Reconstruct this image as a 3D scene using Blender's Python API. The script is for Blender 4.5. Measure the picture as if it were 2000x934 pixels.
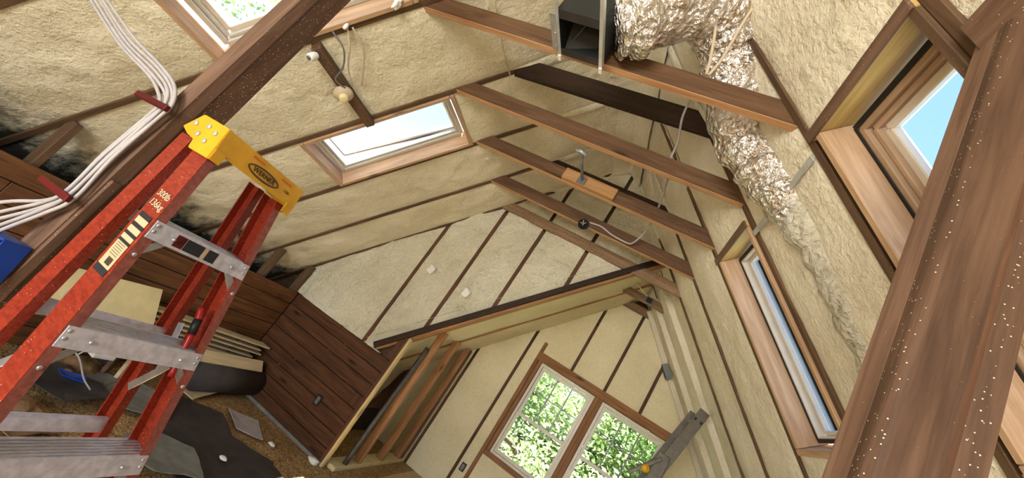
import bpy, bmesh, math, random
from mathutils import Vector, Matrix, noise
random.seed(7)
V = Vector
for o in list(bpy.data.objects): bpy.data.objects.remove(o)
SC = bpy.context.scene
COL = SC.collection

# ------------------------------------------------------------------ camera
cd = bpy.data.cameras.new('camera'); cam = bpy.data.objects.new('camera', cd); COL.objects.link(cam)
cd.sensor_fit = 'HORIZONTAL'; cd.sensor_width = 36.0; cd.lens = 813.17 / 2000 * 36.0
cd.clip_start = 0.05; cd.clip_end = 200
RT = V((0.823808, 0.163888, 0.542661)); DN = V((0.439955, 0.418815, -0.794376)); FW = V((-0.357463, 0.893160, 0.272920))
cm = Matrix((( RT.x, -DN.x, -FW.x, 0), (RT.y, -DN.y, -FW.y, 0), (RT.z, -DN.z, -FW.z, 1.568), (0, 0, 0, 1)))
cam.matrix_world = cm
SC.camera = cam

# ------------------------------------------------------------------ sky, sun, fill lamp, exposure
SUN = V((-0.37, -0.34, 0.866)).normalized()
W = bpy.data.worlds.new('world'); SC.world = W; W.use_nodes = True
wn = W.node_tree; wn.nodes.clear()
sky = wn.nodes.new('ShaderNodeTexSky'); sky.sky_type = 'NISHITA'; sky.sun_disc = False
sky.sun_elevation = math.asin(SUN.z); sky.sun_rotation = math.atan2(SUN.x, SUN.y); sky.altitude = 100; sky.dust_density = 0.3; sky.ozone_density = 3.0
bg = wn.nodes.new('ShaderNodeBackground'); bg.inputs[1].default_value = 0.19
wo = wn.nodes.new('ShaderNodeOutputWorld')
wn.links.new(sky.outputs[0], bg.inputs[0]); wn.links.new(bg.outputs[0], wo.inputs[0])
def lamp(name, kind, energy, color, loc=(0, 0, 0), direction=(0, 0, -1), size=(1, 1), angle=0.009):
    l = bpy.data.lights.new(name, kind); l.energy = energy; l.color = color
    if kind == 'AREA': l.shape = 'RECTANGLE'; l.size, l.size_y = size
    if kind == 'SUN': l.angle = angle
    o = bpy.data.objects.new(name, l); COL.objects.link(o); o.location = loc
    o.rotation_euler = V(direction).to_track_quat('-Z', 'Y').to_euler(); return o
lamp('sun', 'SUN', 19.0, (1.0, 0.96, 0.91), direction=-SUN)
# fill lamp added behind the camera, at an invented gable opening
lamp('rear_fill_lamp', 'AREA', 58, (1.0, 0.97, 0.92), (-0.9, -3.05, 1.55), (0, 1, 0.05), (2.2, 1.7))
vs = SC.view_settings; vs.view_transform = 'Standard'; vs.look = 'None'; vs.gamma = 1.0; vs.use_curve_mapping = False
vs.exposure = 1.85

# ------------------------------------------------------------------ materials
def srgb(r, g, b):
    return tuple(((c / 255) / 12.92 if c / 255 <= .04045 else ((c / 255 + .055) / 1.055) ** 2.4) for c in (r, g, b)) + (1,)
class Mat:
    def __init__(s, name, rough=.6, metal=0, spec=.4):
        s.m = bpy.data.materials.new(name); s.m.use_nodes = True; s.nt = s.m.node_tree
        s.b = s.nt.nodes['Principled BSDF']; s.b.inputs['Roughness'].default_value = rough
        s.b.inputs['Metallic'].default_value = metal; s.b.inputs['Specular IOR Level'].default_value = spec
    def n(s, t, **kw):
        nd = s.nt.nodes.new(t)
        for k, v in kw.items():
            if k.startswith('_'): setattr(nd, k[1:], v)
            else: nd.inputs[k].default_value = v
        return nd
    def l(s, a, b): s.nt.links.new(a, b)
    def ramp(s, fac, stops):
        r = s.n('ShaderNodeValToRGB'); e = r.color_ramp.elements
        while len(e) < len(stops): e.new(.5)
        for i, (p, c) in enumerate(stops): e[i].position = p; e[i].color = c
        s.l(fac, r.inputs[0]); return r.outputs[0]
    def mix(s, fac, a, b, mode='MIX'):
        m = s.n('ShaderNodeMix', _data_type='RGBA', _blend_type=mode)
        for sock, v in ((m.inputs[0], fac), (m.inputs[6], a), (m.inputs[7], b)):
            if hasattr(v, 'is_linked') or hasattr(v, 'links'): s.l(v, sock)
            else: sock.default_value = v
        return m.outputs[2]
    def color(s, c):
        if isinstance(c, tuple): s.b.inputs['Base Color'].default_value = c
        else: s.l(c, s.b.inputs['Base Color'])
    def bump(s, h, strength=.3, dist=.01):
        bp = s.n('ShaderNodeBump', Strength=strength, Distance=dist); s.l(h, bp.inputs['Height'])
        if s.b.inputs['Normal'].is_linked: s.l(s.b.inputs['Normal'].links[0].from_socket, bp.inputs['Normal'])
        s.l(bp.outputs[0], s.b.inputs['Normal'])
    def coords(s, scale=(1, 1, 1), rnd=True):
        tc = s.n('ShaderNodeTexCoord'); mp = s.n('ShaderNodeMapping', Scale=scale)
        s.l(tc.outputs['Object'], mp.inputs['Vector'])
        if rnd:
            oi = s.n('ShaderNodeObjectInfo'); mu = s.n('ShaderNodeMath', _operation='MULTIPLY'); mu.inputs[1].default_value = 37.0
            s.l(oi.outputs['Random'], mu.inputs[0]); cx = s.n('ShaderNodeCombineXYZ')
            s.l(mu.outputs[0], cx.inputs[0]); s.l(mu.outputs[0], cx.inputs[1]); s.l(mu.outputs[0], cx.inputs[2]); s.l(cx.outputs[0], mp.inputs['Location'])
        return mp.outputs[0]
    def noise(s, vec, scale=5, detail=4, rough=.5, dist=0):
        nz = s.n('ShaderNodeTexNoise', Scale=scale, Detail=detail, Roughness=rough, Distortion=dist); s.l(vec, nz.inputs['Vector']); return nz.outputs[0]
FOAMC = srgb(222, 212, 184)
def wood(name, c1, c2, speck=0.0, rough=.62, knots=True, spec=.25):
    M = Mat(name, rough, 0, spec)
    v = M.coords((1.1, 14, 14)); g = M.noise(v, 2.2, 6, .62, .6)
    vf = M.coords((3, 90, 90)); f = M.noise(vf, 2.0, 3, .6)
    c = M.ramp(g, [(.3, c1), (.5, tuple((a + b) / 2 for a, b in zip(c1, c2))), (.68, c2)])
    c = M.mix(.22, c, M.ramp(f, [(.3, (0.25, .2, .17, 1)), (.7, (1, 1, 1, 1))]), 'MULTIPLY')
    tone = M.noise(M.coords((.7, 1.2, 1.2)), 1.3, 3)
    c = M.mix(.35, c, M.ramp(tone, [(.3, (.62, .58, .55, 1)), (.7, (1.12, 1.1, 1.08, 1))]), 'MULTIPLY')
    if knots:
        vo = M.n('ShaderNodeTexVoronoi', Scale=1.0); M.l(M.coords((1.6, 6, 6)), vo.inputs['Vector'])
        k = M.ramp(vo.outputs['Distance'], [(.04, (1, 1, 1, 1)), (.13, (0, 0, 0, 1))])
        c = M.mix(k, c, tuple(x * .35 for x in c1[:3]) + (1,))
    if speck:
        vo = M.n('ShaderNodeTexVoronoi', Scale=150); M.l(M.coords(), vo.inputs['Vector'])
        cl = M.noise(M.coords(), 4, 3)
        a = M.ramp(vo.outputs['Distance'], [(.10 + speck * .12, (1, 1, 1, 1)), (.14 + speck * .16, (0, 0, 0, 1))])
        vo2 = M.ramp(vo.outputs['Color'], [(1 - speck, (0, 0, 0, 1)), (1 - speck + .02, (1, 1, 1, 1))])
        a = M.mix(1.0, a, vo2, 'MULTIPLY')
        c = M.mix(a, c, FOAMC)
    M.color(c); M.bump(f, .18, .002); M.bump(g, .12, .004); return M.m
def foam_mat(name, c, c2, stain=False, rip=1.0):
    M = Mat(name, .75, 0, .25)
    v = M.coords(rnd=False)
    a = M.noise(v, 2.3, 4, .55); cc = M.ramp(a, [(.3, c2), (.7, c)])
    sp = M.noise(v, 55, 2, .6); cc = M.mix(.16, cc, M.ramp(sp, [(.33, (.35, .3, .2, 1)), (.5, (1, 1, 1, 1))]), 'MULTIPLY')
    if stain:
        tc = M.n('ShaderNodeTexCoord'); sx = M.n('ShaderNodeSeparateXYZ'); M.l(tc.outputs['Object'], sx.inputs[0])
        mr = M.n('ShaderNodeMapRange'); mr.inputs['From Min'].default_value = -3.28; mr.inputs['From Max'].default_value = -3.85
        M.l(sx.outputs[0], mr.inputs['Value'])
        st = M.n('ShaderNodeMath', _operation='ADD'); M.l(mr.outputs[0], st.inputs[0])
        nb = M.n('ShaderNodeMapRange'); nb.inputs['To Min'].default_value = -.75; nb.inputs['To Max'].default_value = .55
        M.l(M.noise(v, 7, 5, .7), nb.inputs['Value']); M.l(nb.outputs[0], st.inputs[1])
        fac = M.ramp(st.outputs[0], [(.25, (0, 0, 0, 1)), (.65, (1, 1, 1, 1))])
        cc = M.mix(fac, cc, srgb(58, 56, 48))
    M.color(cc)
    b1 = M.noise(v, 13, 3, .55, .6); b2 = M.noise(v, 44, 3, .62, .4)
    M.bump(b1, .4 * rip, .028); M.bump(b2, .75 * rip, .013); return M.m
def plain(name, c, rough=.5, metal=0, var=.2, scale=12, bump=0, spec=.4):
    M = Mat(name, rough, metal, spec); a = M.noise(M.coords(), scale, 4, .6)
    d = tuple(x * (1 - var) for x in c[:3]) + (1,); e = tuple(min(1, x * (1 + var * .6)) for x in c[:3]) + (1,)
    M.color(M.ramp(a, [(.3, d), (.7, e)]))
    if bump: M.bump(a, bump, .004)
    return M.m
MT = {}
MT['tie'] = wood('tie_wood', srgb(82, 58, 41), srgb(120, 91, 67), .16)
MT['tie_dusty'] = wood('tie_dusty_wood', srgb(120, 92, 70), srgb(158, 128, 100), .5)
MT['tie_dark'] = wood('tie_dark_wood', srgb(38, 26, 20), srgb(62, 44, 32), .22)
MT['edge'] = wood('tie_edge_wood', srgb(176, 130, 92), srgb(208, 168, 126), 0, knots=False)
MT['rafter'] = wood('rafter_wood', srgb(80, 59, 43), srgb(114, 90, 68), .15)
MT['post'] = wood('post_wood', srgb(90, 67, 52), srgb(132, 104, 86), .25)
MT['post_lit'] = wood('post_lit_wood', srgb(116, 86, 68), srgb(166, 132, 110), .15)  # post wood with the side light painted in as paler tones
MT['post_dark'] = wood('post_brown_shade_wood', srgb(78, 56, 42), srgb(114, 86, 66), .42)
MT['panel'] = wood('panel_wood', srgb(76, 48, 29), srgb(124, 85, 54), .05, .5)
MT['panel_dark'] = wood('panel_dark_wood', srgb(62, 39, 25), srgb(102, 67, 44), .06, .5)
MT['stud'] = wood('stud_wood', srgb(74, 48, 34), srgb(112, 78, 54), .1)
MT['trim'] = wood('trim_wood', srgb(196, 172, 124), srgb(222, 202, 156), 0)
MT['newstud'] = wood('new_stud_wood', srgb(150, 106, 70), srgb(190, 146, 104), .1)
MT['jamb'] = wood('jamb_wood', srgb(172, 138, 106), srgb(210, 178, 146), .03)
MT['jamb_yellow'] = wood('jamb_yellow_wood', srgb(190, 160, 96), srgb(222, 198, 138), .02)
MT['casing'] = wood('casing_wood', srgb(124, 84, 52), srgb(170, 124, 84), .02)
MT['plank'] = wood('plank_wood', srgb(196, 178, 140), srgb(226, 210, 174), 0)
MT['ply'] = wood('plywood', srgb(160, 118, 76), srgb(196, 154, 108), 0)
MT['foam'] = foam_mat('spray_foam', srgb(227, 220, 199), srgb(210, 202, 176), True)
MT['foam_right'] = foam_mat('spray_foam_right', srgb(230, 224, 207), srgb(213, 205, 183))
MT['foam_wall'] = foam_mat('spray_foam_wall', srgb(228, 223, 202), srgb(210, 204, 178), False, 2.2)
MT['foam_far'] = foam_mat('spray_foam_far', srgb(236, 228, 196), srgb(224, 214, 178), False, .7)
MT['foamboard'] = plain('foam_board', srgb(222, 208, 160), .8, 0, .15, 6, .2)
MT['white'] = plain('white_plastic', srgb(232, 230, 226), .35, 0, .06)
MT['vinyl'] = plain('vinyl_frame', srgb(214, 206, 194), .35, 0, .06)
MT['tanframe'] = wood('skylight_frame_wood', srgb(166, 138, 112), srgb(196, 170, 144), 0, knots=False)
MT['greyframe'] = plain('grey_frame', srgb(196, 192, 184), .35, 0, .08)
MT['steel'] = plain('galvanized_steel', srgb(196, 200, 200), .42, .55, .25, 9, .05)
MT['steel_dark'] = plain('dark_duct_steel', srgb(74, 72, 74), .4, .7, .3, 9)
MT['ductin'] = plain('duct_liner', srgb(34, 36, 36), .6, 0, .3, 9)
MT['alum'] = plain('aluminium', srgb(196, 198, 202), .42, .85, .2, 30, .1)
MT['alum_dirty'] = plain('dusty_aluminium', srgb(204, 200, 208), .6, .2, .25, 40, .3)
MT['oldalum'] = plain('weathered_aluminium', srgb(104, 99, 92), .5, .6, .3, 14, .1)
MT['black'] = plain('black_plastic', srgb(26, 26, 28), .5, 0, .2)
MT['blue'] = plain('blue_plastic', srgb(24, 62, 150), .4, 0, .15)
MT['grey'] = plain('grey_metal', srgb(118, 120, 122), .45, .4, .15)
MT['cable'] = plain('white_cable', srgb(176, 170, 170), .5, 0, .12, 20)
MT['cabletan'] = plain('tan_cable', srgb(196, 180, 156), .6, 0, .12, 20)
MT['cleat'] = wood('cleat_red', srgb(74, 16, 14), srgb(106, 28, 22), .05, knots=False)
MT['red'] = None
def fiberglass():
    M = Mat('red_fiberglass', .42, 0, .5)
    a = M.noise(M.coords((14, 40, 40), False), 3, 4, .6)
    c = M.ramp(a, [(.3, srgb(114, 30, 16)), (.7, srgb(156, 54, 28))])
    vo = M.n('ShaderNodeTexVoronoi', Scale=120); M.l(M.coords(), vo.inputs['Vector'])
    s = M.ramp(vo.outputs['Distance'], [(.13, (1, 1, 1, 1)), (.2, (0, 0, 0, 1))])
    k = M.ramp(vo.outputs['Color'], [(.72, (0, 0, 0, 1)), (.74, (1, 1, 1, 1))])
    M.color(M.mix(M.mix(1.0, s, k, 'MULTIPLY'), c, srgb(222, 150, 110))); M.bump(a, .15, .002); return M.m
MT['red'] = fiberglass()
MT['redworn'] = plain('worn_red_fiberglass', srgb(150, 84, 72), .6, 0, .35, 60, .3)
MT['yellow'] = plain('yellow_plastic', srgb(214, 160, 30), .42, 0, .18, 9)
MT['orange'] = plain('orange_slot', srgb(196, 104, 20), .5, 0, .1)
MT['print_dark'] = plain('dark_print', srgb(40, 38, 40), .6, 0, .1)
MT['print_light'] = plain('light_print', srgb(222, 196, 160), .6, 0, .1)
MT['label'] = plain('label_paper', srgb(206, 178, 138), .6, 0, .12)
MT['redtool'] = plain('red_enamel', srgb(158, 24, 20), .32, 0, .12)
MT['felt'] = plain('black_felt', srgb(60, 54, 52), .8, 0, .3, 7, .3)
MT['felt_grey'] = plain('grey_shingle', srgb(118, 118, 112), .85, 0, .3, 10, .3)
MT['paper'] = plain('lilac_paper', srgb(170, 164, 168), .7, 0, .18, 14)
MT['cardboard'] = plain('brown_rubble', srgb(128, 98, 66), .85, 0, .4, 12, .4)
MT['pipe'] = plain('iron_pipe', srgb(86, 82, 76), .5, .3, .3, 20)
def foil():
    M = Mat('crinkled_foil', .2, 1.0)
    v = M.coords(rnd=False); a = M.noise(v, 26, 4, .6, 1.2); w = M.noise(v, 9, 3, .6)
    M.color(M.ramp(w, [(.35, srgb(226, 214, 206)), (.55, srgb(240, 238, 238)), (.7, srgb(206, 190, 178))]))
    tc = M.n('ShaderNodeTexCoord'); sx = M.n('ShaderNodeSeparateXYZ'); M.l(tc.outputs['Object'], sx.inputs[0])
    mr = M.n('ShaderNodeMapRange'); mr.inputs['From Min'].default_value = .16; mr.inputs['From Max'].default_value = .36; M.l(sx.outputs[0], mr.inputs['Value'])
    ad = M.n('ShaderNodeMath', _operation='ADD'); M.l(mr.outputs[0], ad.inputs[0])
    nb = M.n('ShaderNodeMapRange'); nb.inputs['To Min'].default_value = -.9; nb.inputs['To Max'].default_value = .5; M.l(M.noise(v, 6, 4, .6), nb.inputs['Value']); M.l(nb.outputs[0], ad.inputs[1])
    coat = M.ramp(ad.outputs[0], [(.3, (0, 0, 0, 1)), (.6, (1, 1, 1, 1))])
    M.color(M.mix(coat, M.b.inputs['Base Color'].links[0].from_socket, srgb(196, 190, 172)))
    inv = M.n('ShaderNodeMath', _operation='SUBTRACT'); inv.inputs[0].default_value = 1.0; M.l(coat, inv.inputs[1]); M.l(inv.outputs[0], M.b.inputs['Metallic'])
    ro = M.n('ShaderNodeMapRange'); ro.inputs['To Min'].default_value = .2; ro.inputs['To Max'].default_value = .6; M.l(coat, ro.inputs['Value']); M.l(ro.outputs[0], M.b.inputs['Roughness'])
    vo = M.n('ShaderNodeTexVoronoi', Scale=34); vo.feature = 'F1'; M.l(v, vo.inputs['Vector'])
    M.bump(a, .8, .03); M.bump(vo.outputs['Distance'], .7, .02); return M.m
MT['foil'] = foil()
def glass():
    m = bpy.data.materials.new('window_glass'); m.use_nodes = True; nt = m.node_tree; nt.nodes.clear()
    t = nt.nodes.new('ShaderNodeBsdfTransparent'); t.inputs[0].default_value = (.96, .98, .97, 1)
    g = nt.nodes.new('ShaderNodeBsdfGlossy'); g.inputs['Roughness'].default_value = .02
    f = nt.nodes.new('ShaderNodeFresnel'); f.inputs[0].default_value = 1.13
    x = nt.nodes.new('ShaderNodeMixShader'); o = nt.nodes.new('ShaderNodeOutputMaterial')
    nt.links.new(f.outputs[0], x.inputs[0]); nt.links.new(t.outputs[0], x.inputs[1]); nt.links.new(g.outputs[0], x.inputs[2]); nt.links.new(x.outputs[0], o.inputs[0])
    return m
MT['glass'] = glass()
def leafmat(name, c1, c2):
    M = Mat(name, .5, 0, .3); a = M.noise(M.coords((1, 1, 1), False), 2.2, 3)
    M.color(M.ramp(a, [(.3, c1), (.7, c2)]))
    nt = M.nt; tr = M.n('ShaderNodeBsdfTranslucent'); mx = M.n('ShaderNodeMixShader', Fac=.45)
    M.l(M.ramp(a, [(.3, c1), (.7, c2)]), tr.inputs[0]); M.l(M.b.outputs[0], mx.inputs[1]); M.l(tr.outputs[0], mx.inputs[2])
    M.l(mx.outputs[0], nt.nodes['Material Output'].inputs[0]); return M.m
MT['leaf'] = leafmat('leaf_green', srgb(84, 116, 62), srgb(160, 180, 116))
MT['leaf2'] = leafmat('leaf_pale', srgb(126, 152, 92), srgb(196, 202, 152))
MT['bark'] = plain('bark', srgb(92, 80, 66), .9, 0, .3, 10, .3)
MT['lawn'] = plain('lawn', srgb(122, 122, 96), .9, 0, .3, 3)
def floormat():
    M = Mat('patterned_sheet_floor', .6, 0, .3); v = M.coords(rnd=False)
    vo = M.n('ShaderNodeTexVoronoi', Scale=26, Randomness=.8); M.l(v, vo.inputs['Vector'])
    a = M.noise(v, 30, 4, .6, 2.5)
    c = M.ramp(a, [(.38, srgb(92, 66, 40)), (.5, srgb(168, 136, 90)), (.62, srgb(206, 176, 124))])
    ed = M.n('ShaderNodeTexVoronoi', Scale=11, _feature='DISTANCE_TO_EDGE'); M.l(v, ed.inputs['Vector'])
    c = M.mix(M.ramp(ed.outputs['Distance'], [(.02, (.4, .4, .4, 1)), (.06, (0, 0, 0, 1))]), c, srgb(72, 52, 34))
    g = M.noise(v, 1.7, 4, .6); c = M.mix(.5, c, M.ramp(g, [(.3, (.45, .42, .38, 1)), (.7, (1, 1, 1, 1))]), 'MULTIPLY')
    tc = M.n('ShaderNodeNewGeometry'); sx = M.n('ShaderNodeSeparateXYZ'); M.l(tc.outputs['Position'], sx.inputs[0])
    w = M.noise(M.coords((4, .5, 1), False), 6, 4, .6); bare = M.ramp(w, [(.3, srgb(176, 150, 112)), (.7, srgb(206, 184, 148))])  # floor out of view made pale to bounce sunlight up
    ed2 = M.n('ShaderNodeMath', _operation='GREATER_THAN'); ed2.inputs[1].default_value = -1.62; M.l(sx.outputs[0], ed2.inputs[0])
    c = M.mix(ed2.outputs[0], c, bare)  # bare is the pale light-bouncing floor out of view
    M.color(c); M.bump(a, .1, .002); return M.m
MT['floor'] = floormat()

# ------------------------------------------------------------------ geometry helpers
MWS = {}
def reg(o, mw, parent, kind=None):
    COL.objects.link(o); MWS[o.name] = mw.copy()
    if parent is not None:
        o.parent = parent; o.matrix_parent_inverse = MWS[parent.name].inverted()
    o.matrix_basis = mw
    if kind: o['kind'] = kind
    return o
def thing(name, label, cat, loc, group=None, kind=None):
    o = bpy.data.objects.new(name, None); o.empty_display_size = .1
    reg(o, Matrix.Translation(V(loc)), None, kind); o['label'] = label
    if cat: o['category'] = cat
    if group: o['group'] = group
    return o
def tag(o, label, cat=None, group=None, kind=None):
    o['label'] = label
    if cat: o['category'] = cat
    if group: o['group'] = group
    if kind: o['kind'] = kind
    return o
def mo(name, verts, faces, mat, parent=None, mw=None, smooth=False, kind=None):
    me = bpy.data.meshes.new(name); me.from_pydata([tuple(v) for v in verts], [], faces); me.materials.append(mat)
    if smooth: me.polygons.foreach_set('use_smooth', [True] * len(me.polygons))
    me.update(); return reg(bpy.data.objects.new(name, me), mw or Matrix.Identity(4), parent, kind)
def bmo(name, bm, mat, parent=None, mw=None, smooth=False, kind=None):
    me = bpy.data.meshes.new(name); bmesh.ops.recalc_face_normals(bm, faces=bm.faces[:]); bm.to_mesh(me); bm.free()
    for m in (mat if isinstance(mat, list) else [mat]): me.materials.append(m)
    if smooth: me.polygons.foreach_set('use_smooth', [True] * len(me.polygons))
    return reg(bpy.data.objects.new(name, me), mw or Matrix.Identity(4), parent, kind)
def frame(p0, p1, up=(0, 0, 1)):
    p0, p1 = V(p0), V(p1); x = (p1 - p0).normalized(); u = V(up)
    z = u - x * u.dot(x)
    if z.length < 1e-4: z = V((0, 1, 0)) - x * x.y
    z.normalize(); y = z.cross(x); c = (p0 + p1) / 2
    return Matrix(((x.x, y.x, z.x, c.x), (x.y, y.y, z.y, c.y), (x.z, y.z, z.z, c.z), (0, 0, 0, 1))), (p1 - p0).length
def bmbox(bm, sx, sy, sz, c=(0, 0, 0)):
    r = bmesh.ops.create_cube(bm, size=1.0)
    for v in r['verts']: v.co = V((v.co.x * sx + c[0], v.co.y * sy + c[1], v.co.z * sz + c[2]))
    return r['verts']
def beam(name, p0, p1, w, h, mat, parent=None, up=(0, 0, 1), bev=.003, kind=None, warp=0):
    """a length of timber: local X runs along it, w across, h along 'up'"""
    mw, L = frame(p0, p1, up); bm = bmesh.new(); bmbox(bm, L, w, h)
    if bev: bmesh.ops.bevel(bm, geom=bm.edges[:], offset=min(bev, w * .3, h * .3), segments=1, affect='EDGES')
    return bmo(name, bm, mat, parent, mw, kind=kind)
def abox(name, xr, yr, zr, mat, parent=None, bev=.003, kind=None):
    c = [(a + b) / 2 for a, b in (xr, yr, zr)]; s = [abs(b - a) for a, b in (xr, yr, zr)]
    i = s.index(max(s)); d = [0, 0, 0]; d[i] = s[i] / 2
    p0 = V(c) - V(d); p1 = V(c) + V(d)
    if i == 2: return beam(name, p0, p1, s[0], s[1], mat, parent, (0, 1, 0), bev, kind)
    return beam(name, p0, p1, s[1 - i], s[2], mat, parent, (0, 0, 1), bev, kind)
def spline(pts, n=6):
    pts = [V(p) for p in pts]; out = []
    P = [pts[0] * 2 - pts[1]] + pts + [pts[-1] * 2 - pts[-2]]
    for i in range(1, len(P) - 2):
        for k in range(n):
            t = k / n; a, b, c, d = P[i - 1], P[i], P[i + 1], P[i + 2]
            out.append(.5 * ((2 * b) + (c - a) * t + (2 * a - 5 * b + 4 * c - d) * t * t + (3 * b - a - 3 * c + d) * t ** 3))
    out.append(pts[-1]); return out
def tube(name, pts, r, mat, parent=None, n=8, sub=6, radf=None, cap=True, flat=None):
    P = spline(pts, sub) if sub else [V(p) for p in pts]
    vs_, fs = [], []; prev = None
    for i, p in enumerate(P):
        t = (P[min(i + 1, len(P) - 1)] - P[max(i - 1, 0)]).normalized()
        if prev is None: a = t.orthogonal().normalized()
        else: a = (prev - t * prev.dot(t)).normalized()
        prev = a; b = t.cross(a)
        for k in range(n):
            th = 2 * math.pi * k / n
            rr = r if radf is None else radf(i / (len(P) - 1), th, p)
            vs_.append(p + a * math.cos(th) * rr + b * math.sin(th) * rr * (flat or 1))
    for i in range(len(P) - 1):
        for k in range(n): fs.append((i * n + k, i * n + (k + 1) % n, (i + 1) * n + (k + 1) % n, (i + 1) * n + k))
    if cap: fs.append(tuple(range(n))[::-1]); fs.append(tuple((len(P) - 1) * n + k for k in range(n)))
    return mo(name, vs_, fs, mat, parent, smooth=True)
def rod(name, p0, p1, r, mat, parent=None, n=12): return tube(name, [p0, p1], r, mat, parent, n, 0)
def surf(name, f, nu, nv, mat, parent, kind=None):
    vs_ = [f(i / nu, j / nv) for i in range(nu + 1) for j in range(nv + 1)]
    fs = [(i * (nv + 1) + j, (i + 1) * (nv + 1) + j, (i + 1) * (nv + 1) + j + 1, i * (nv + 1) + j + 1) for i in range(nu) for j in range(nv)]
    return mo(name, vs_, fs, mat, parent, smooth=True, kind=kind)
def nz(p, s, seed=0): return noise.noise(V((p[0] * s + seed * 13.7, p[1] * s, p[2] * s)))
def lumps(p, a=1.0): return a * (.016 * nz(p, 2.6) + .009 * nz(p, 7.5, 1) + .0045 * nz(p, 19, 2))
def text(name, body, size, mat, parent, origin, xdir, ydir, depth=.0006):
    cu = bpy.data.curves.new('t', 'FONT'); cu.body = body; cu.size = size; cu.extrude = depth; cu.align_x = 'CENTER'; cu.align_y = 'CENTER'; cu.resolution_u = 3
    ob = bpy.data.objects.new('t', cu); me = bpy.data.meshes.new_from_object(ob); bpy.data.objects.remove(ob)
    me.materials.clear(); me.materials.append(mat)
    x = V(xdir).normalized(); z = x.cross(V(ydir)).normalized(); y = z.cross(x); o = V(origin)
    mw = Matrix(((x.x, y.x, z.x, o.x), (x.y, y.y, z.y, o.y), (x.z, y.z, z.z, o.z), (0, 0, 0, 1)))
    return reg(bpy.data.objects.new(name, me), mw, parent)

# ------------------------------------------------------------------ the roof: two slopes meeting at a ridge along Y
T = 1.10; SL = math.sqrt(1 + T * T); XR = -0.88; ZR = 4.179
UL = V((1, 0, T)) / SL; NL = V((-T, 0, 1)) / SL          # up the left slope, outward
UR = V((-1, 0, T)) / SL; NR = V((T, 0, 1)) / SL          # up the right slope, outward
def LS(x, y, d=0): return V((x, y, ZR + T * (x - XR))) + NL * d
def RS(x, y, d=0): return V((x, y, ZR - T * (x - XR))) + NR * d
EX = 3.65                                                # extension, left slope: z = EX + T x
def ES(x, y, d=0): return V((x, y, EX + T * x)) + NL * d
RAF = [-2.75, -2.13, -1.52, -.91, -.31, .30, .89, 1.515, 2.21, 2.84, 3.445, 4.0]
XEL, XER = -4.6, 2.85
ceil_l = thing('ceiling', 'left roof slope of brown rafters with tan spray foam between', None, (-2.7, 0, 2.2), kind='structure')
ceil_r = thing('ceiling_right', 'right roof slope of brown rafters with pale spray foam between', None, (1, 0, 2.1), kind='structure')
HW = .02
def slope_bay(S, N, U, x0, x1, y0, y1, mat, parent, dep=.012, bul=.022, taper=False):
    L = abs(x1 - x0) * SL; W_ = y1 - y0
    def f(u, v):
        p = S(x0 + (x1 - x0) * u, y0 + W_ * v)
        e = math.sin(math.pi * v) ** .6 if 0 < v < 1 else 0
        d = dep - bul * e * (.35 + .5 * (nz(p, 1.3, 5) + .5)) - lumps(p, .4 + .9 * e)
        if taper: d += .045 * max(0, 1 - u / .35) ** 1.5
        return p + N * d
    surf('foam_panel', f, max(4, int(L / .024)), max(4, int(W_ / .024)), mat, parent)
SKYL = {7: (-2.74, -1.93), 9: (-2.74, -1.94), 4: (-2.74, -1.93)}    # bay index (upper rafter) -> x range, left slope
SKYR = {7: (.215, .995), 9: (.215, .995), 4: (.215, .995)}
for i, y in enumerate(RAF):
    beam('rafter', LS(XEL, y, .09), LS(XR, y, .09), .04, .18, MT['rafter'], ceil_l, NL)
for y in RAF + [4.55, 5.15, 5.70]:
    beam('rafter', RS(XER, y, .09), RS(XR + (.8 if y > 4.1 else 0), y, .09), .04, .18, MT['rafter'] if y < 4.1 else MT['foam_right'], ceil_r, NR)
for i in range(1, len(RAF)):
    if i < 4: continue
    y0, y1 = RAF[i - 1] + HW, RAF[i] - HW
    for S, N, U, sk, xe, par, m in ((LS, NL, UL, SKYL, XEL, ceil_l, MT['foam']), (RS, NR, UR, SKYR, XER, ceil_r, MT['foam_right'])):
        if i in sk:
            a, b = sk[i]; lo, hi = (a - .008, b + .008) if S is LS else (b + .008, a - .008)
            slope_bay(S, N, U, xe, lo, y0, y1, m, par); slope_bay(S, N, U, hi, XR, y0, y1, m, par)
        else: slope_bay(S, N, U, xe, XR, y0, y1, m, par)
# foam carried over the rafters above the ties, and along the ridge
for y in RAF[4:]:
    slope_bay(LS, NL, UL, -1.70, XR, y - .045, y + .045, MT['foam'], ceil_l, dep=.004, bul=.02, taper=True)
    slope_bay(RS, NR, UR, -.06, XR, y - .045, y + .045, MT['foam_right'], ceil_r, dep=.004, bul=.02, taper=True)
def fr_(u, v):
    p = V((XR + .16 * (v - .5) * 2, -.4 + 4.4 * u, 0)); p.z = ZR - T * abs(p.x - XR) - .03 - .05 * (1 - abs(v - .5) * 2) ** 1.0 + .02 * nz(p, 4, 8); return p
surf('ridge_foam', fr_, 180, 10, MT['foam'], ceil_l)
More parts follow.
